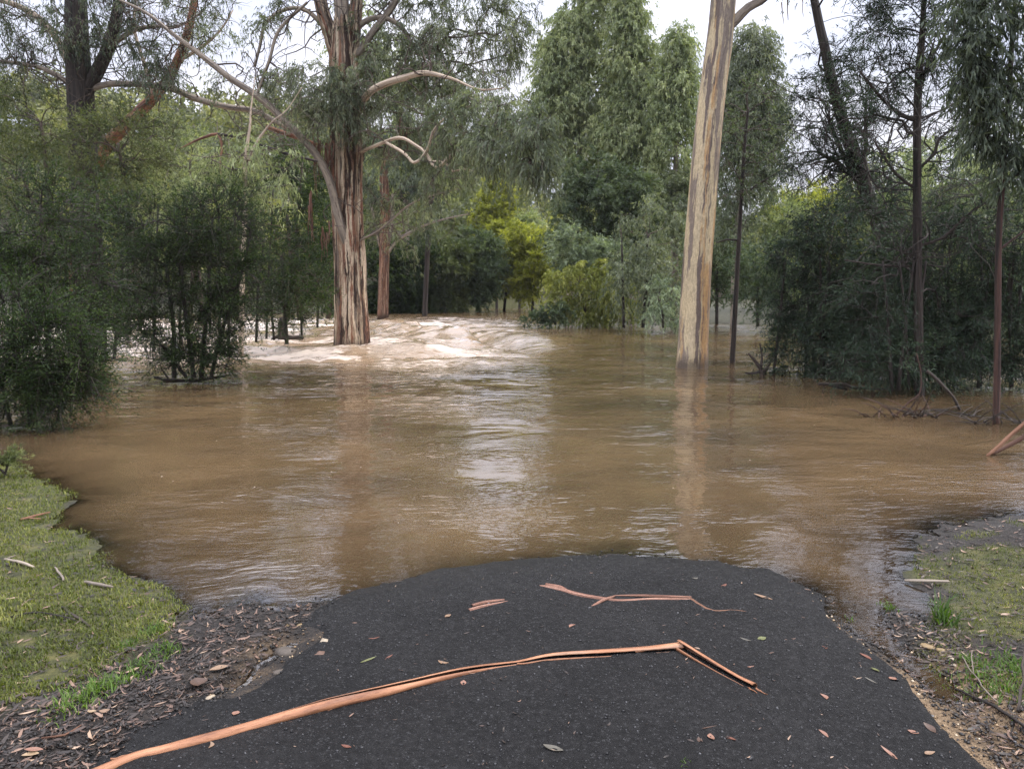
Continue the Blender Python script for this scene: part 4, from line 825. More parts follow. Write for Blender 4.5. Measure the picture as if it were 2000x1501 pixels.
wat = [((1570, 722), 15, [(1560, 500, 60, 60, 36), (1590, 590, 80, 50, 44), (1560, 660, 50, 40, 22), (1620, 520, 60, 50, 26)], 'leafy wattle nearest the calm water right of the smooth trunk'),
       ((1650, 725), 14.4, [(1650, 450, 80, 55, 44), (1680, 560, 90, 60, 56), (1640, 650, 70, 40, 30)], 'dark wattle in the middle of the right-hand thicket'),
       ((1740, 735), 13.6, [(1740, 500, 70, 60, 40), (1750, 600, 80, 60, 44), (1720, 680, 80, 36, 30)], 'dense dark wattle left of the straight slim tree'),
       ((1850, 735), 13.4, [(1850, 480, 80, 70, 44), (1860, 590, 80, 60, 44), (1830, 680, 80, 40, 30)], 'shadowy wattle between the two slim trunks at right'),
       ((1960, 745), 12.6, [(1970, 450, 80, 80, 40), (1980, 560, 80, 60, 40), (1960, 650, 80, 40, 24), (2060, 560, 60, 130, 20)], 'wattle at the right edge behind the thin gum'),
       ((1800, 750), 11.9, [(1690, 610, 50, 50, 14, .2), (1745, 700, 60, 30, 16), (1830, 700, 60, 40, 16, .6), (1850, 560, 50, 60, 12, .6), (1760, 520, 50, 50, 10, .8), (1880, 640, 50, 60, 14, .4), (1655, 715, 30, 25, 8)], 'ragged dark wattle standing forward beside the straight slim tree'),
       ((1700, 690), 18, [(1660, 430, 60, 50, 24), (1600, 470, 50, 40, 16), (1720, 390, 50, 50, 20), (1800, 440, 70, 50, 24), (1890, 380, 60, 60, 24), (1940, 440, 60, 50, 20)], 'taller wattle behind the right-hand thicket')]
rg = np.random.RandomState(23)
for (b, D, bl, lab) in wat:
    if 12.5 < D < 16: bl = bl+[(b[0]-30, 705, 60, 26, 14), (b[0]+40, 700, 60, 26, 12), (b[0], 655, 70, 34, 12)]
    st_ = []
    for k in range(5):
        x0 = b[0]+rg.uniform(-60, 60); x1 = x0+rg.uniform(-30, 30)
        st_.append([(x0, b[1]+8+rg.uniform(-6, 6), rg.uniform(2.2, 4)), ((x0+x1)/2+rg.uniform(-8, 8), 620, 2.6), (x1, 510, 2)])
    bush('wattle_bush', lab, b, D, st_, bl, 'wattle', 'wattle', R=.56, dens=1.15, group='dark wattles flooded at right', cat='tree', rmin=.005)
back = [((1480, 632), 30, (1480, 540, 60, 50, 64), 'wattlemid', 'green bush on the far side behind the pencil-thin trunk'), ((1540, 632), 34, (1530, 440, 50, 50, 57), 'gumwarm', 'lit olive tree seen above the right-hand thicket'),
        ((1620, 634), 50, (1610, 400, 60, 40, 61), 'yellow', 'yellow-green tree top at the foot of the open sky'), ((1700, 636), 44, (1730, 375, 90, 70, 82), 'gumwarm', 'olive tree behind the leaning dark trunk'),
        ((1820, 638), 40, (1840, 350, 80, 80, 90), 'gumwarm', 'olive tree behind the straight slim dark tree'), ((1950, 640), 38, (1960, 380, 90, 90, 100), 'gumwarm', 'olive tree behind the right edge'),
        ((1400, 630), 37, (1400, 480, 50, 80, 72), 'wattlemid', 'green bush showing between smooth gum and pencil-thin trunk'), ((1560, 634), 46, (1560, 420, 60, 36, 46), 'yellow', 'bright green low tree left of the right-hand thicket'),
        ((1350, 628), 40, (1350, 400, 50, 60, 64), 'gum', 'grey-green tree behind the smooth leaning trunk'), ((1640, 640), 30, (1650, 580, 90, 50, 72), 'wattlemid', 'green scrub behind the middle of the right-hand thicket'),
        ((1800, 645), 28, (1800, 590, 110, 50, 72), 'wattlemid', 'green scrub behind the shadowy right side'), ((1980, 650), 27, (1980, 600, 90, 50, 64), 'wattlemid', 'low green scrub at the far right water line')]
for (b, D, bl, lf, lab) in back:
    x_, y_, rx_, ry_, n_ = bl
    bush('bank_tree', lab, b, D, [[(b[0], b[1]+6, 3.5), (x_, (b[1]+y_)/2, 3), (x_, y_, 2)]], [(x_, y_, rx_, ry_, n_), (x_, min((y_+590)/2, 585), rx_*.9, max(30, (600-y_)*.45), n_//2)], 'bush', lf, R=.95, dens=1.2, group='trees on the bank behind the right-hand thicket', cat='tree')

# ------------------------------------------------------------------ wooded hillside: one far-off mass
rg = np.random.RandomState(77); fa = Acc(); ta = Acc(); cnt = 0
while cnt < 330:
    y0 = rg.uniform(64, 175)**1.0; x0 = rg.uniform(-1.0, 1.0)*y0
    if poly_sd(FARS, np.array([x0]), np.array([y0]))[0] < 4: continue
    g = hz(x0, y0); hgt = rg.uniform(7, 13)*(1 if x0 < 0 else .8); w = hgt*rg.uniform(.28, .42); n = 22
    q = rg.normal(size=(n, 3)); q /= np.linalg.norm(q, axis=1)[:, None]; q *= rg.uniform(.4, 1, (n, 1))**.5
    C = np.array([x0, y0, g+hgt*.58])+q*np.array([w, w, hgt*.42])
    m_ = 30; L = .55+y0*.0042
    b = C[:, None, :]+rg.normal(size=(n, m_, 3))*w*.26; ax = rg.normal(size=(n, m_, 3)); ax /= np.linalg.norm(ax, axis=2)[..., None]
    sd = np.cross(ax, rg.normal(size=ax.shape)); sd /= np.linalg.norm(sd, axis=2)[..., None]
    V = np.stack([b-sd*L*.22, b+sd*L*.22, b+ax*L], 2).reshape(-1, 3); k = n*m_
    tv = rg.uniform(.15, .9); var = np.clip(tv+.12*rg.normal(size=(n, 1))+.1*rg.normal(size=(n, m_)), 0, 1).ravel()
    fa.add(V, np.arange(3*k).reshape(-1, 3), None, np.repeat(var, 3))
    tube(ta, np.array([[x0, y0, g-.5], [x0+rg.normal()*.3, y0, g+hgt*.5], [x0+rg.normal()*.6, y0, g+hgt*.9]]), [.22, .16, .05], 5, cap=False); cnt += 1
hf = fa.build('hillside_forest', M['forest'], smooth=False); tag(hf, 'distant olive eucalypt forest covering the hillside behind the flood', 'forest', kind='stuff')
ht = ta.build('forest_trunks', M['limb_grey']); tag(ht, 'pale trunks of the distant hillside forest', 'tree trunks', kind='stuff')

# ------------------------------------------------------------------ snags and debris in the water
def snag(name, label, pts_list, D, mat='bark_c', cat='branch', group=None, foliage_b=None):
    p0 = pts_list[0][0]; c = at(p0[0], p0[1], D); c[2] = 0
    root = tag(empty(name, c), label, cat, group)
    for k, path in enumerate(pts_list):
        P = np.array([at(a[0], a[1], D+(a[3] if len(a) > 3 else 0)) for a in path]); Rr = np.array([a[2]*D/F for a in path])
        P, Rr = smoothpath(P, Rr, .06); P = P+np.stack([fbm(np.arange(len(P))*.3+k*7+D, np.zeros(len(P)), 2)]*3, 1)*Rr[:, None]*.8
        a_ = Acc(); tube(a_, P, Rr, 8, .12, 3., seed=k); a_.build('main_stem' if k == 0 else 'branch', M[mat], root, c)
    return root
snag('driftwood_snag', 'small dark forked snag in the water just right of the pencil-thin trunk', [[(1492, 740, 5), (1486, 722, 4), (1476, 705, 3), (1462, 690, 1.5)], [(1488, 724, 3), (1475, 728, 2.4), (1455, 728, 1.5)], [(1484, 718, 3), (1488, 700, 2), (1484, 670, 1)], [(1490, 728, 2.5), (1500, 715, 2), (1512, 700, 1)]], gp(1490, 732)[1])
snag('stump', 'broken stump with a fallen branch in the rapids left of the massive gum', [[(548, 668, 8), (552, 640, 7), (548, 622, 5)], [(548, 655, 5), (565, 658, 4.5), (592, 660, 3.5)], [(548, 656, 4), (535, 660, 3), (530, 664, 2)]], gp(548, 664)[1], cat='stump')
snag('fallen_branch', 'long thin dark branch lying in the water below the tea tree clump', [[(300, 738, 3), (340, 742, 3.5), (400, 740, 3), (450, 732, 1.5)], [(330, 742, 2), (318, 724, 1.2)]], gp(370, 744)[1])
snag('fallen_branch', 'dark branch with twigs floating under the wattle nearest the calm water', [[(1600, 748, 3), (1640, 752, 4), (1700, 758, 3), (1760, 760, 2)], [(1618, 748, 3), (1632, 752, 5), (1655, 760, 3)], [(1612, 745, 2), (1608, 760, 1.5), (1606, 770, 1)]], gp(1660, 766)[1])
rg = np.random.RandomState(31)
for k, (px, py, ln, lab) in enumerate([(1760, 800, 80, 'brown twiggy brush caught at the foot of the straight slim tree'), (1850, 800, 100, 'bare twiggy brush between the two slim trunks at the water line'), (1960, 812, 90, 'tangle of bare twigs at the right edge beside the thin gum')]):
    D_ = gp(px, py+14)[1]; pl = []
    for q_ in range(20):
        a0 = rg.uniform(0, 6.28); x0 = px+rg.uniform(-ln*.8, ln*.8); L = rg.uniform(.3, 1.2)*ln; sl = rg.uniform(0, .55)
        x1 = x0+math.cos(a0)*L*.5; x2 = x0+math.cos(a0)*L; y1 = py+10-L*.5*sl+rg.uniform(-4, 4); y2 = py+12-L*sl
        pl.append([(x0, py+16+rg.uniform(-5, 5), 1.2), (x1, y1, .9, math.sin(a0)*.3), (x2, y2, .5, math.sin(a0)*.6)])
    snag('brush_pile', lab, pl, D_, 'twigdark' if k != 0 else 'bark_e', 'brush')
snag('leaning_branch', 'thin pale branch hooked down into the water before the right-hand thicket', [[(1752, 808, 1.8), (1778, 783, 1.8), (1796, 768, 1.6), (1799, 730, 1.3), (1790, 690, .8)], [(1762, 812, 1.6), (1780, 794, 1.6), (1796, 772, 1.2)]], gp(1775, 800)[1]-.5, 'bark_e')
snag('leaning_branch', 'dark branch slanting into the water right of the straight slim tree', [[(1875, 802, 3), (1858, 770, 3), (1832, 742, 3.5), (1810, 725, 3)]], gp(1860, 800)[1])
snag('bark_slab', 'long orange-brown bark slab propped out of the water at the right edge', [[(1928, 890, 3), (1965, 858, 4), (2010, 818, 4), (2060, 780, 4)], [(1932, 888, 3, .05), (1990, 858, 5, .1), (2060, 805, 5, .1)]], gp(1928, 890)[1], 'bark_d', 'bark')
snag('driftwood_sticks', 'thin pale sticks lying at the water edge under the overhanging left bush', [[(0, 832, 3), (40, 828, 2.5), (95, 818, 1.5)], [(20, 832, 2), (60, 824, 2), (90, 814, 1)], [(30, 826, 2), (70, 830, 1.5), (98, 830, 1)]], gp(50, 834)[1]-.1, 'limb_grey', 'sticks')
# ------------------------------------------------------------------ foreground: bark strips, sticks
m, t, o = newmat('fresh_orange_bark')
v = attr(t, 'bk', 'Vector')
n1 = noise(t, v, 1., 5, .6, (25, 25, 3.5)); n2 = noise(t, v, 1., 4, .7, (120, 120, 30)); n3 = noise(t, v, 1., 3, .5, (4, 4, 2.2))
c = ramp(t, [(.36, (.12, .050, .028)), (.46, (.28, .125, .062)), (.56, (.40, .19, .10)), (.68, (.42, .25, .15))], math_(t, 'ADD', math_(t, 'MULTIPLY', n1, .5), math_(t, 'MULTIPLY', n3, .5)))
c = mixc(t, .6, c, ramp(t, [(.35, (.5, .42, .38)), (.5, (1, 1, 1))], n2), 'MULTIPLY')
n5 = noise(t, v, 1., 6, .7, (14, 14, 2.)); c = mixc(t, maprange(t, n5, .53, .66, 0., .8), c, (.17, .115, .085)); c = mixc(t, attr(t, 'var'), c, (.060, .028, .018))
principled(t, c, .5, .35, bump(t, math_(t, 'ADD', n1, math_(t, 'MULTIPLY', n2, .4)), .003), o); M['orange'] = m
m, t, o = newmat('weathered_bark_roll'); v = attr(t, 'bk', 'Vector'); n1 = noise(t, v, 1., 5, .65, (40, 40, 6)); n2 = noise(t, v, 1., 4, .7, (150, 150, 40))
c = ramp(t, [(.3, (.07, .035, .025)), (.5, (.25, .125, .085)), (.65, (.40, .235, .17)), (.8, (.20, .13, .10))], n1); c = mixc(t, .6, c, ramp(t, [(.35, (.45, .4, .38)), (.55, (1, 1, 1))], n2), 'MULTIPLY'); c = mixc(t, attr(t, 'var'), c, (.035, .020, .015))
principled(t, c, .55, .3, bump(t, math_(t, 'ADD', n1, n2), .004), o); M['dullbark'] = m
def roll(name, pts, parent, mat, open_=.9, flat=.8, org=None, lift=0., twist0=0., tw=0., seed=0):
    """a curled roll of bark: an open C-shaped section with real thickness, (px, py, half width px) on the ground"""
    P = []; Rr = []
    for a in pts:
        g = og(a[0], a[1]); Dp = g[1]*cp+(CAMZ-g[2])*sp; r = a[2]*Dp/F; P.append([g[0], g[1], g[2]+r*flat+lift+(a[3] if len(a) > 3 else 0)]); Rr.append(r)
    P, Rr = smoothpath(P, Rr, .02); n = len(P)
    Rr = Rr*(1+.10*fbm(np.arange(n)*.12+seed, np.zeros(n)+seed, 3))
    T = np.gradient(P, axis=0); T /= np.linalg.norm(T, axis=1)[:, None]; U = np.cross(T, np.array([0, 0, 1.])); U /= np.linalg.norm(U, axis=1)[:, None]; V = np.cross(U, T)
    m_ = 18; gapa = open_+.25*fbm(np.arange(n)*.05+seed*3, np.zeros(n), 2)
    vs = []; vv = []; bks = []
    s = np.linspace(0, 1, n); L = np.concatenate([[0], np.cumsum(np.linalg.norm(np.diff(P, axis=0), axis=1))])
    for ins in (0, 1):
        th = np.linspace(0, 1, m_)
        if ins: th = th[::-1]
        ang = (twist0+tw*s)[:, None]+gapa[:, None]/2+th[None, :]*(2*np.pi-gapa[:, None])
        rr = (Rr[:, None]*(1+.16*th[None, :]))*(1-.16*ins)
        rr = rr*(1+.05*vnoise(ang*1.5+seed, np.repeat(L[:, None], m_, 1)*6))
        vs.append(P[:, None, :]+rr[..., None]*(np.cos(ang)[..., None]*U[:, None, :]+flat*np.sin(ang)[..., None]*V[:, None, :]))
        vv.append(np.full((n, m_), .75*ins)); bks.append(np.stack([np.cos(ang)*.04, np.sin(ang)*.04, np.repeat(L[:, None], m_, 1)+seed], 2))
    X = np.concatenate(vs, 1); k = X.shape[1]
    i, j = np.meshgrid(np.arange(n-1), np.arange(k), indexing='ij'); i = i.ravel(); j = j.ravel(); jj = (j+1) % k
    a_ = Acc(); f4 = np.stack([i*k+j, i*k+jj, (i+1)*k+jj, (i+1)*k+j], 1)
    c0 = np.array([[e*k+q_, e*k+(k-1-q_), e*k+(k-2-q_), e*k+q_+1] for e in (0, n-1) for q_ in range(m_-1)])
    a_.add(X.reshape(-1, 3), None, np.vstack([f4, c0]), np.concatenate(vv, 1).ravel(), np.concatenate(bks, 1).reshape(-1, 3))
    return a_.build(name, mat, parent, org)
g0 = og(700, 1390); root = tag(empty('bark_strip', g0), 'long bent strip of fresh orange bark lying right across the black gravel', 'bark')
roll('long_section', [(180, 1520, 11.6), (260, 1486, 10.1), (330, 1468, 10.1), (420, 1446, 11.6), (540, 1412, 13.1), (640, 1386, 14.7), (760, 1356, 13.1), (900, 1320, 10.8), (1010, 1300, 6.9), (1080, 1290, 10.1), (1180, 1283, 10.1), (1260, 1276, 9.3), (1330, 1270, 10.8)], root, M['orange'], .75, .7, g0, 0, 2.6, -2.6, 2)
roll('bent_section', [(1322, 1268, 13), (1350, 1284, 12), (1400, 1312, 10), (1440, 1333, 9), (1472, 1350, 10)], root, M['orange'], 1.2, .75, g0, .002, .9, -.5, 7)
rs_ = np.random.RandomState(9)
for (px, py, ang, L) in ((1476, 1352, 28, 26), (1462, 1350, 35, 20), (215, 1494, -18, 60), (1010, 1303, -6, 70), (640, 1392, -14, 90), (1325, 1262, 160, 22), (1240, 1280, -5, 60)):
    a0 = og(px, py); a1 = og(px+L*math.cos(math.radians(ang)), py+L*math.sin(math.radians(ang))); pts = [a0*(1-k)+a1*k+np.array([0, rs_.normal()*.003, .014+.006*rs_.rand()]) for k in np.linspace(0, 1, 6)]
    a_ = Acc(); ribbon(a_, pts, np.linspace(.010, .002, 6), .3, rs_); a_.build('splinter', M['orange'], root, np.array(root.location))
g0 = og(950, 1190); root = tag(empty('bark_scrap', g0), 'short rolled scrap of brown bark near the water, left on the gravel', 'bark')
roll('roll', [(916, 1196, 5.0), (945, 1188, 5.0), (992, 1178, 3.6)], root, M['dullbark'], 1.4, .7, g0, 0, -1., .3, 3)
roll('roll', [(922, 1188, 3.6, .01), (950, 1182, 3.6, .012), (985, 1176, 2.2, .01)], root, M['dullbark'], 1.2, .7, g0, 0, -2., .3, 5)
roll('flap', [(980, 1184, 2.2), (990, 1196, 3.6)], root, M['dullbark'], 2.2, .5, g0, 0, 1., .3, 5)
g0 = og(1180, 1172); root = tag(empty('bark_stick', g0), 'forked pinkish bark stick with ragged side pieces lying near the waterline', 'stick')
roll('main_piece', [(1044, 1146, 2.2), (1080, 1152, 5.0), (1130, 1166, 5.8), (1180, 1174, 5.0), (1215, 1177, 4.3), (1280, 1174, 4.3), (1348, 1174, 3.6)], root, M['dullbark'], .8, .8, g0, 0, -1.6, 1., 4)
roll('side_piece', [(1155, 1188, 2.2, .004), (1180, 1178, 3.6, .012), (1200, 1170, 2.2, .012)], root, M['dullbark'], 1., .8, g0, 0, -1., 0, 9)
roll('side_piece', [(1200, 1168, 1.4, .012), (1260, 1170, 2.9, .014), (1350, 1171, 2.2, .01)], root, M['dullbark'], 1., .8, g0, 0, -1., 0, 12)
roll('side_piece', [(1066, 1146, 2.9, .01), (1095, 1152, 2.9, .012), (1110, 1158, 1.4, .01)], root, M['dullbark'], 1.3, .8, g0, 0, -1., 0, 14)
def gstick(name, label, paths, mat, cat='twig', lift=.0):
    g0 = og(*paths[0][0][:2]); root = tag(empty(name, g0), label, cat)
    for k, path in enumerate(paths):
        P = []; R_ = []
        for a in path:
            g = og(a[0], a[1]); r = a[2]*(g[1]*cp+(CAMZ-g[2])*sp)/F; P.append([g[0], g[1], g[2]+r*.7+lift+(a[3] if len(a) > 3 else 0)]); R_.append(r)
        P, R_ = smoothpath(P, R_, .03); P[:, 0] += fbm(np.arange(len(P))*.35+k*9, np.zeros(len(P))+k, 2)*.012; P[:, 1] += fbm(np.arange(len(P))*.35+k*5+3, np.zeros(len(P))+k, 2)*.012
        a_ = Acc(); tube(a_, P, R_, 7, .15, 4., seed=k+paths[0][0][0]); a_.build('main_stem' if k == 0 else 'side_twig', M[mat], root, g0)
    return root
gstick('twig', 'dark crooked twig trailing from the forked bark stick towards the right bank', [[(1348, 1172, 4), (1370, 1186, 4), (1392, 1196, 3.4), (1440, 1196, 3), (1500, 1204, 2.5), (1560, 1212, 2.5), (1640, 1226, 1.5)], [(1430, 1198, 2), (1470, 1190, 2), (1494, 1196, 1.5)], [(1350, 1170, 2), (1385, 1182, 2), (1400, 1198, 1.4)], [(1480, 1202, 1.6), (1520, 1210, 1.4), (1560, 1208, 1)]], 'bark_d')
gstick('twig', 'thin dark twig on the gravel just below the water edge, right of centre', [[(1285, 1142, 1.6), (1305, 1148, 2), (1324, 1150, 1.4)], [(1300, 1147, 1.2), (1312, 1142, 1)]], 'twigdark')
gstick('twig', 'forked thin brown twig at the lower right of the gravel', [[(1625, 1428, 1.5), (1660, 1436, 2), (1682, 1442, 2), (1698, 1458, 1.2)], [(1680, 1438, 1.6), (1700, 1450, 1)]], 'bark_d')
gstick('twig', 'hair-thin reddish twig near the bottom centre of the gravel', [[(715, 1498, 1.2), (748, 1478, 1.4), (772, 1478, 1)]], 'bark_d')
gstick('stick', 'pale straight stick lying on the grassy left bank near the water', [[(168, 1140, 2.5), (195, 1146, 3.1), (219, 1150, 1.9)]], 'limb_grey', 'stick', .01)
gstick('stick', 'short dark stick slanting on the grass at left', [[(124, 1188, 2.5), (150, 1208, 3.1), (176, 1226, 1.9)]], 'bark_c', 'stick', .006)
gstick('stick', 'curved black stick lying on the grass above the muddy edge', [[(20, 1210, 1.6), (70, 1200, 1.9), (110, 1206, 1.9), (150, 1216, 1.2)]], 'bark_c', 'stick', .01)
gstick('stick', 'brown pair of sticks at the corner of the grassy point by the water', [[(42, 1017, 1.9), (70, 1010, 2.2), (97, 1002, 1.2)], [(50, 1014, 1.2), (80, 1016, 1.2)]], 'bark_d', 'stick', .008)
gstick('stick', 'weathered stick with a dark knot on the grass at the left edge', [[(12, 1096, 2.5), (40, 1102, 3.1), (66, 1112, 2.5)], [(14, 1094, 1.9), (30, 1088, 0.9)]], 'limb_grey', 'stick', .01)
gstick('stick', 'small upright-slanting pale stick on the grass left of the water', [[(110, 1112, 1.9), (118, 1124, 2.5), (124, 1138, 1.9)]], 'limb_grey', 'stick', .01)
gstick('stick', 'reddish thin stick on the mud at the lower left', [[(85, 1446, 1.9), (130, 1438, 2.2), (160, 1420, 1.2)]], 'bark_d', 'stick', .006)
gstick('stick', 'straight orange-brown stick poking from the right bank into the inlet', [[(1768, 1138, 2.5), (1800, 1139, 3.1), (1850, 1140, 2.5)]], 'limb_grey', 'stick', .012)
gstick('stick', 'thin bare curved stick over the pale sand beside the right puddle', [[(1880, 1290, 1.2, .02), (1900, 1330, 1.2, .03), (1930, 1362, 1.2, .02), (1955, 1375, 0.9)], [(1900, 1325, 1.2, .02), (1898, 1290, 0.9, .05)]], 'limb_grey', 'stick')
gstick('stick', 'grey upright broken stick at the right edge of the frame', [[(1990, 1390, 3.1), (1994, 1350, 3.1, .08), (1999, 1315, 2.5, .16)], [(1985, 1400, 2.5), (1975, 1450, 1.9)]], 'bark_c', 'stick')
gstick('stick', 'dark rotting branch among the litter at the lower right corner', [[(1870, 1350, 1.9), (1920, 1375, 3.1), (1965, 1400, 3.7), (2010, 1430, 3.1)], [(1900, 1370, 1.9), (1950, 1385, 1.9)]], 'bark_c', 'stick', .01)

# ------------------------------------------------------------------ fallen leaves one can point at
def leafmesh(rng, L, w, bend):
    n = 7; s = np.linspace(0, 1, n); ww = w*np.sin(np.pi*np.clip(s, .02, .985))**.8*.5
    cx = np.sin(s*np.pi)*bend*L; x = (s-.5)*L; lift = .12*L*(s-.5)**2*4*rng.uniform(.3, 1.2)
    rows_ = []
    for k, off in ((-1, .25), (0, 0), (1, .25)): rows_.append(np.stack([x, cx+k*ww, lift+off*ww+.002], 1))
    V = np.stack(rows_, 1).reshape(-1, 3)
    f = [(i_*3+j_, i_*3+j_+1, i_*3+j_+4, i_*3+j_+3) for i_ in range(n-1) for j_ in (0, 1)]
    return V, np.array(f)
def litmat(name, col, rough=.5):
    col = tuple(q_*.52 for q_ in col); m, t, o = newmat(name); oc = N(t, 'ShaderNodeTexCoord').outputs['Object']
    n_ = noise(t, oc, 60, 3, .6); c = mixc(t, .5, col, ramp(t, [(.3, (.45, .4, .38)), (.7, (1.25, 1.2, 1.15))], n_), 'MULTIPLY'); principled(t, c, rough, .4, None, o); return m
LM = {'red': litmat('red_brown_leaf', (.26, .10, .06)), 'tan': litmat('tan_leaf', (.40, .26, .16)), 'pink': litmat('pinkish_leaf', (.42, .22, .15)), 'olive': litmat('olive_leaf', (.22, .24, .09)), 'grey': litmat('grey_leaf', (.17, .16, .13)), 'brown': litmat('brown_leaf', (.13, .075, .05)), 'cream': litmat('cream_leaf', (.55, .40, .24)), 'green': litmat('fresh_leaf', (.10, .22, .03))}
leaves = [(905, 1340, 16, .45, 85, 0, 'pink', 'small pink leaf hanging under the long bark strip'), (1390, 1447, 24, .35, 95, .1, 'pink', 'upright pink leaf at the bottom right of centre'), (1425, 1450, 26, .2, -20, .1, 'red', 'narrow reddish leaf beside the upright pink leaf'),
          (1365, 1452, 16, .3, 70, 0, 'brown', 'tiny brown leaf left of the upright pink leaf'), (1385, 1430, 36, .06, 10, .15, 'brown', 'thin arched stalk-like leaf above the upright pink leaf'), (1080, 1471, 42, .3, -12, .05, 'grey', 'broad grey-green leaf lying at the bottom centre'),
          (1118, 1228, 16, .3, 20, .25, 'pink', 'small curved leaf in the middle of the gravel'), (1488, 1253, 18, .5, 5, 0, 'olive', 'small pale yellow-green leaf right of the bark strip bend'), (1456, 1255, 24, .15, -25, .05, 'grey', 'narrow grey leaf beside the pale yellow-green leaf'),
          (1490, 1171, 36, .18, -14, .04, 'tan', 'tan leaf on gravel near the right waterline'), (1357, 1134, 14, .3, 10, 0, 'grey', 'tiny grey leaf at the top of the gravel'), (1414, 1148, 15, .3, 15, 0, 'red', 'tiny red-brown leaf at the top right of the gravel'),
          (1466, 1308, 14, .2, 5, 0, 'pink', 'small pink sliver right of the bent bark end'), (720, 1295, 36, .12, 22, .05, 'olive', 'slim olive leaf on the gravel above the long strip'), (866, 1299, 24, .25, -12, -.15, 'tan', 'curved tan leaf on the gravel above the long strip'),
          (731, 1252, 22, .12, 5, 0, 'red', 'thin red sliver left of centre on the gravel'), (760, 1290, 22, .15, 35, .1, 'red', 'red curved sliver above the long strip'), (677, 1465, 26, .2, -15, 0, 'red', 'dull red leaf piece at the bottom left of the gravel'),
          (461, 1400, 16, .6, 70, 0, 'pink', 'broken pink leaf just above the strip at lower left'), (410, 1463, 20, .25, -70, .25, 'tan', 'curled tan leaf just below the strip at lower left'), (428, 1312, 34, .3, 10, .1, 'tan', 'long pinkish leaf on the mud beside the rill'),
          (385, 1340, 34, .6, -40, .1, 'brown', 'large rounded brown leaf on the mud at left'), (66, 1471, 34, .28, 5, 0, 'pink', 'orange-pink leaf in the lower left corner'), (60, 1481, 30, .3, 8, .1, 'cream', 'pale leaf overlapping the orange-pink leaf in the corner'),
          (1608, 1368, 20, .3, -60, .25, 'pink', 'curved pink leaf on the right half of the gravel'), (1609, 1270, 15, .3, -75, .2, 'red', 'small red-brown leaf on the right half near the twig line'), (1703, 1313, 30, .2, -35, .15, 'olive', 'slim olive leaf near the right gravel edge'),
          (1743, 1332, 18, .5, 15, 0, 'pink', 'short pink leaf at the right gravel edge'), (1700, 1336, 26, .12, -35, .1, 'grey', 'narrow grey sliver by the short pink leaf'), (1608, 1440, 24, .2, -45, .1, 'pink', 'pink narrow leaf at the lower right by the forked twig'),
          (1735, 1480, 40, .14, -50, .1, 'pink', 'long pink leaf at the bottom right'), (1815, 1480, 30, .22, 12, .1, 'tan', 'wide torn tan leaf at the bottom right corner'), (1783, 1437, 20, .4, -15, 0, 'pink', 'small pinkish leaf right of the forked twig'), (1690, 1288, 26, .25, -40, .1, 'red', 'dull red leaf on the dark crumbled right edge'),
          (1815, 1430, 30, .3, -60, .1, 'brown', 'brown crumpled leaf on the crumbled right edge'), (180, 1399, 18, .4, 0, 0, 'cream', 'small cream leaf on the mud below the grass'), (205, 1397, 20, .35, 5, 0, 'tan', 'tan leaf beside the small cream leaf on the mud'), (875, 1208, 14, .5, 20, 0, 'tan', 'tiny tan leaf left of the rolled bark scrap')]
rg = np.random.RandomState(3)
for (px, py, L, wr, ang, bend, mt, lab) in leaves:
    g = og(px, py); g[2] += .012; Dp = g[1]*cp+(CAMZ-g[2])*sp; Lm = L*Dp/F
    V, f = leafmesh(rg, Lm, Lm*wr*1.6, bend); me = mesh_np('fallen_leaf', V, [f], None, True); me.materials.append(LM[mt])
    ob = link(bpy.data.objects.new('fallen_leaf', me)); ob.location = g; fs = g[2] and 1
    ob.rotation_euler = (rg.uniform(-.15, .15), rg.uniform(-.15, .15), math.atan2(math.sin(math.radians(ang))*2.2, math.cos(math.radians(ang)))); tag(ob, lab, 'leaf', 'fallen leaves on the ground')

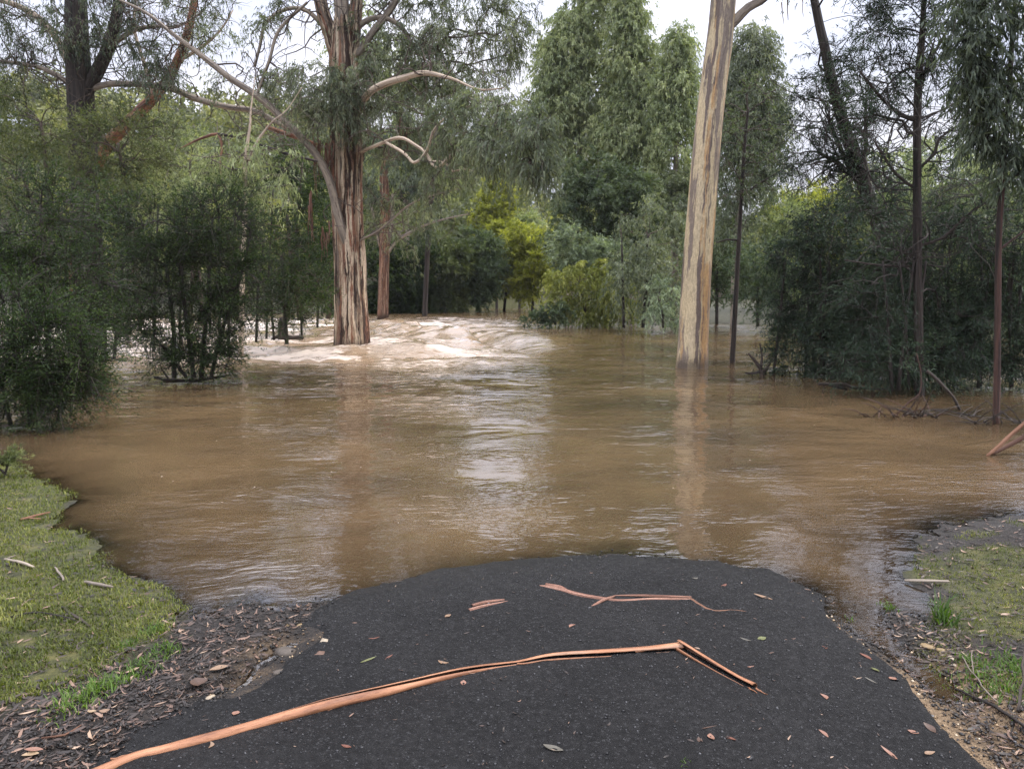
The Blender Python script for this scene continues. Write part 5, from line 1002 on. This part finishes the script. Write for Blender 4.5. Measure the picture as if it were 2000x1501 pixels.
# ------------------------------------------------------------------ stones one can point at
def stone(r, rng, sq=.6):
    import bmesh
    bm = bmesh.new(); bmesh.ops.create_icosphere(bm, subdivisions=2, radius=1)
    for v_ in bm.verts:
        c_ = v_.co; k = 1+.22*math.sin(c_.x*3+rng.uniform(0, .3)+r*900)+.14*math.sin(c_.y*5+r*500)+rng.uniform(-.07, .07); v_.co = (c_.x*k*r, c_.y*k*r*.8, c_.z*k*r*sq)
    me = bpy.data.meshes.new('stone'); bm.to_mesh(me); bm.free(); return me
SM = {'cream': litmat('cream_stone', (.62, .52, .38), .6), 'ochre': litmat('ochre_stone', (.42, .30, .15), .6), 'grey': litmat('grey_stone', (.20, .20, .20), .5), 'rust': litmat('rusty_stone', (.22, .13, .09), .6), 'dull': litmat('dull_brown_stone', (.15, .125, .10), .6)}
stones = [(635, 1254, 17, 'cream', 'cream flat stone half sunk in the gravel left of centre'), (650, 1247, 14, 'dull', 'brownish stone behind the cream flat stone'), (626, 1282, 18, 'rust', 'dull pinkish stone below the cream flat stone'), (585, 1220, 5, 'ochre', 'small ochre pebble nearer the water'), (563, 1220, 5, 'ochre', 'small orange pebble left of the ochre pebble'),
          (545, 1312, 12, 'dull', 'brown pebble beside the rill'), (573, 1303, 8, 'ochre', 'yellowish pebble right of the rill'), (494, 1370, 10, 'ochre', 'yellow stone above the long bark strip'), (410, 1362, 9, 'cream', 'white pebble at the mud edge'), (408, 1377, 7, 'ochre', 'tan pebble below the white pebble'),
          (560, 1276, 24, 'dull', 'broad flat brown stone at the head of the rill'), (704, 1426, 7, 'grey', 'pale grey stone below the long bark strip'), (607, 1358, 5, 'grey', 'small grey pebble above the strip'), (758, 1379, 6, 'grey', 'small grey stone tucked under the strip'), (1812, 1262, 13, 'ochre', 'ochre stone at the right bank beside the puddle'),
          (1858, 1285, 8, 'cream', 'white pebble on the pale sand at right'), (1862, 1298, 6, 'cream', 'second white pebble just below on the pale sand'), (1838, 1270, 9, 'ochre', 'tan stone between the ochre stone and white pebbles'), (1584, 1399, 8, 'grey', 'grey stone on the right half of the gravel'), (1602, 1462, 8, 'grey', 'flat grey stone near the bottom right'), (245, 1472, 9, 'cream', 'cream pebble above the left end of the bark strip'), (1757, 1446, 7, 'grey', 'grey pebble near the lower right gravel edge'), (1820, 1398, 5, 'grey', 'pale pebble on the crumbled right edge')]
for (px, py, r_, mt, lab) in stones:
    g = og(px, py); r = r_*(g[1]*cp+(CAMZ-g[2])*sp)/F; me = stone(r, rg, .38); me.materials.append(SM[mt])
    for p_ in me.polygons: p_.use_smooth = r_ > 6
    ob = link(bpy.data.objects.new('stone', me)); ob.location = g; ob.rotation_euler = (0, 0, rg.uniform(0, 6)); tag(ob, lab, 'stone', 'stones on the ground')

# ------------------------------------------------------------------ loose gravel, litter, grass
rg = np.random.RandomState(41)
ico = np.array([(1, 0, 0), (-1, 0, 0), (0, 1, 0), (0, -1, 0), (0, 0, 1), (0, 0, -1)], float)
icf = np.array([(0, 2, 4), (2, 1, 4), (1, 3, 4), (3, 0, 4), (2, 0, 5), (1, 2, 5), (3, 1, 5), (0, 3, 5)])
def scatter(n, lo, hi, ylo, yhi, test):
    n = n*5; y_ = rg.uniform(ylo**.6, yhi**.6, n)**(1/.6); x_ = rg.uniform(lo, hi, n)*y_*.72 if lo >= -1.2 else rg.uniform(lo, hi, n)
    k_ = test(x_, y_); x_, y_ = x_[k_][:n//5], y_[k_][:n//5]; return x_, y_
def gravel(name, label, n, test, smin, smax, mat, var=None, zoff=0.):
    x_, y_ = scatter(n, -1.15, 1.15, 1.9, 5.4, test); z_ = height(x_, y_); n_ = len(x_)
    r = smin+(smax-smin)*rg.uniform(0, 1, n_)**4
    V = ico[None]*(1+rg.uniform(-.35, .35, (n_, 6, 3)))*rg.uniform(.6, 1., (n_, 1, 3))*r[:, None, None]
    a_ = rg.uniform(0, 6.28, n_); ca, sa_ = np.cos(a_)[:, None], np.sin(a_)[:, None]
    X = np.stack([V[..., 0]*ca-V[..., 1]*sa_, V[..., 0]*sa_+V[..., 1]*ca, V[..., 2]*.8], 2)+np.stack([x_, y_, z_+zoff+r*.25], 1)[:, None, :]
    ac = Acc(); ac.add(X.reshape(-1, 3), (np.arange(n_)[:, None, None]*6+icf[None]).reshape(-1, 3), None, np.repeat(rg.uniform(0, 1, n_)**1.5, 6))
    return tag(ac.build(name, mat, smooth=False), label, 'gravel', kind='stuff')
m, t, o = newmat('gravel_stone'); principled(t, ramp(t, [(0, (.007, .007, .008)), (.7, (.020, .020, .022)), (.94, (.04, .04, .042)), (1, (.10, .10, .104))], attr(t, 'var')), .45, .45, None, o); M['grav'] = m
onroad = lambda a, b: (poly_sd(ROAD, a, b)+.12 > 0) & (poly_sd(SHORE, a, b) > -.12)
gravel('gravel', 'loose dark chips of stone over the black road surface', 9000, onroad, .0022, .010, M['grav'], zoff=.012)
m, t, o = newmat('yellow_grit'); principled(t, ramp(t, [(0, (.05, .035, .025)), (.5, (.20, .13, .07)), (.8, (.42, .30, .17)), (1, (.6, .5, .36))], attr(t, 'var')), .6, .4, None, o); M['grit'] = m
def neard(a, b):
    return ((line_d(DITCH, a, b)[0] < .30) & (rg.uniform(size=len(a)) < .9)) | ((line_d(RILL, a, b)[0] < .22) & (rg.uniform(size=len(a)) < .35))
gravel('grit', 'yellow sandy grit washed along the edges of the gravel', 7000, neard, .002, .010, M['grit'], zoff=.001)
# clods of black crumbled earth along the road edge
edge_t = lambda a, b: (np.abs(poly_sd(ROAD, a, b)+.16) < .24) & (poly_sd(SHORE, a, b) > -.02)
m, t, o = newmat('dark_clod'); principled(t, ramp(t, [(0, (.010, .009, .008)), (.7, (.026, .022, .019)), (1, (.06, .048, .038))], attr(t, 'var')), .55, .45, None, o); M['clod'] = m
gravel('soil_clods', 'black crumbled earth clods along both road edges', 13000, edge_t, .003, .014, M['clod'], zoff=.002)
# litter
m, t, o = newmat('leaf_litter'); principled(t, ramp(t, [(0, (.014, .010, .008)), (.45, (.038, .026, .020)), (.72, (.085, .052, .038)), (.9, (.19, .115, .08)), (1, (.34, .24, .165))], attr(t, 'var')), .5, .4, None, o); M['litter'] = m
def litter(name, label, n, test, lmin, lmax, wr, cat='litter', ymax=7., pw=1.3, zup=.006):
    x_, y_ = scatter(n, -1.15, 1.15, 1.9, ymax, test); z_ = height(x_, y_)+zup; n_ = len(x_); L = rg.uniform(lmin, lmax, n_); w = L*wr*rg.uniform(.4, 1.3, n_)
    a_ = rg.uniform(0, 6.28, n_); dx = np.stack([np.cos(a_), np.sin(a_), rg.uniform(-.15, .25, n_)], 1); dy = np.stack([-np.sin(a_), np.cos(a_), rg.uniform(-.5, .5, n_)], 1)
    c = np.stack([x_, y_, z_], 1); s_ = []
    for k in (-.5, -.15, .2, .5):
        ww = w*(1-4*k*k*.95)*.5; cc = c+dx*(k*L)[:, None]+np.stack([np.zeros(n_)]*2+[k*k*L*.35], 1)+dy*(np.sin((k+.5)*3.1)*L*.12)[:, None]
        s_ += [cc-dy*ww[:, None], cc+dy*ww[:, None]+np.array([0, 0, .001])]
    V = np.stack(s_, 1).reshape(-1, 3); base_ = np.arange(n_)[:, None, None]*8; f = np.array([(0, 1, 3, 2), (2, 3, 5, 4), (4, 5, 7, 6)])
    ac = Acc(); ac.add(V, None, (base_+f[None]).reshape(-1, 4), np.repeat(rg.uniform(0, 1, n_)**pw, 8)); return tag(ac.build(name, M['litter'], smooth=False), label, cat, kind='stuff')
mudt = lambda a, b: (poly_sd(ROAD, a, b) < .02) & (poly_sd(SHORE, a, b) > .0) & (rg.uniform(size=len(a)) < np.where(poly_sd(grassz, a, b) > .05, .22, np.where(a > 0, np.where(poly_sd(mossz, a, b) > 0, .35, .9), 1.)))
litter('leaf_litter', 'dead leaves, bark flakes and twigs strewn over the muddy verges', 11000, mudt, .012, .060, .20)
litter('flood_debris', 'fine leaves, twigs and scum stranded along the waterline', 2600, lambda a, b: (np.abs(poly_sd(SHORE, a, b)-.01+.05*fbm(a*2, b*2, 3)) < .035*rg.uniform(0, 1, len(a))+.01) & (b < 7), .010, .045, .16, zup=.008)
litter('road_litter', 'scattered dead leaf fragments on the black gravel', 420, lambda a, b: (poly_sd(ROAD, a, b) > .0) & (poly_sd(SHORE, a, b) > .05), .008, .030, .22, pw=.8, zup=.017)
# grass blades
m = leafmat('grass_blade', (.040, .052, .014), (.11, .135, .028), (.26, .26, .075), .35, .5, .3); M['grass'] = m
m = leafmat('bright_weed', (.04, .075, .015), (.075, .14, .022), (.15, .23, .05), .4, .5, .3); M['weed'] = m
def grass(name, label, n, test, hmin, hmax, w, mat, ymax=9.5, kind='stuff', pts=None, sp_=.7, parent=None, org=None):
    if pts is None: x_, y_ = scatter(n, -1.2, 1.2, 1.9, ymax, test)
    else: x_, y_ = pts
    n_ = len(x_); z_ = height(x_, y_); h_ = rg.uniform(hmin, hmax, n_)*(1+.5*fbm(x_*3, y_*3, 2))
    a_ = rg.uniform(0, 6.28, n_); d = np.stack([np.cos(a_), np.sin(a_), 0*a_], 1); sd = np.stack([-np.sin(a_), np.cos(a_), 0*a_], 1)
    b = np.stack([x_, y_, z_-.003], 1); u = np.array([0, 0, 1.]); le = rg.uniform(.1, sp_*1.5, n_)[:, None]
    p1 = b+(u*.6+d*le*.35)*h_[:, None]; p2 = b+(u*.85+d*le)*h_[:, None]; ww = (w*rg.uniform(.6, 1.3, n_))[:, None]
    V = np.stack([b-sd*ww, b+sd*ww, p1+sd*ww*.7, p1-sd*ww*.7, p2], 1).reshape(-1, 3); k = np.arange(n_)[:, None]*5
    v = np.clip(.5+.55*fbm(x_*2.2, y_*2.2, 3)+.22*rg.normal(size=n_), 0, 1)
    ac = Acc(); ac.add(V, k+np.array([3, 2, 4]), k+np.array([0, 1, 2, 3]), np.repeat(v, 5)); return ac.build(name, mat, parent, org, smooth=False)
tag(grass('grass', 'short yellow-green mossy grass covering the left bank', 74000, lambda a, b: (poly_sd(grassz, a, b)+.16*fbm(a*3, b*3, 3) > -.03) & (fbm(a*5, b*5+9, 3) > -.46+rg.uniform(0, .3, len(a))) & (poly_sd(SHORE, a, b) > -.15*rg.uniform(0, 1, len(a))), .012, .034, .003, M['grass']), 'short yellow-green mossy grass covering the left bank', 'grass', kind='stuff')
tag(grass('moss', 'sparse olive moss and grass over the dark right bank', 30000, lambda a, b: (poly_sd(mossz, a, b)+.2*fbm(a*3+5, b*3, 3) > -.2) & (fbm(a*2.5+30, b*2.5+9, 3) > -.24) & (poly_sd(SHORE, a, b) > -.02), .010, .030, .0022, M['grass'], 7.5), 'sparse olive moss and grass over the dark right bank', 'moss', kind='stuff')
for (px, py, r_, n_, hh_, lab) in [(155, 1368, .10, 260, .05, 'bright green weed tuft on the mud below the grass'), (215, 1340, .07, 160, .045, 'bright weed tuft right of the first one on the mud'), (270, 1305, .08, 150, .045, 'green weed patch beside the muddy litter'), (320, 1275, .07, 150, .04, 'green weed tuft near the head of the mud'), (300, 1232, .05, 110, .04, 'small bright weed at the grass corner'),
                                   (248, 1262, .05, 90, .04, 'small green weed on the lower grass edge'), (1735, 1188, .045, 60, .045, 'tiny yellow-green floating weed in the inlet'), (1837, 1210, .035, 26, .16, 'tall bright reedy weed at the inlet bank'), (1850, 1222, .03, 16, .10, 'short reedy weed next to the tall bright one'), (1940, 1325, .15, 420, .045, 'lush green weed patch right of the puddle'),
                                   (1985, 1300, .10, 260, .05, 'bright weed patch at the right edge'), (1895, 1290, .06, 120, .04, 'small weed strip along the pale sand'), (330, 1268, .02, 10, .06, 'single sprig by the muddy litter'), (1050, 1430, .015, 8, .03, 'tiny green sprig on the gravel at bottom centre'), (1660, 1214, .02, 14, .035, 'tiny dark green sprout at the right gravel tip'), (1335, 1494, .03, 18, .035, 'small green sprig at the bottom edge')]:
    g = og(px, py); a_ = rg.normal(size=n_)*r_*.5; b_ = rg.normal(size=n_)*r_*.8
    ob = grass('weed_tuft', lab, 0, None, hh_*.5, hh_, .003 if hh_ < .1 else .006, M['weed'], pts=(g[0]+a_, g[1]+b_), sp_=.8, org=g)
    tag(ob, lab, 'weed', 'weeds along the road edges')
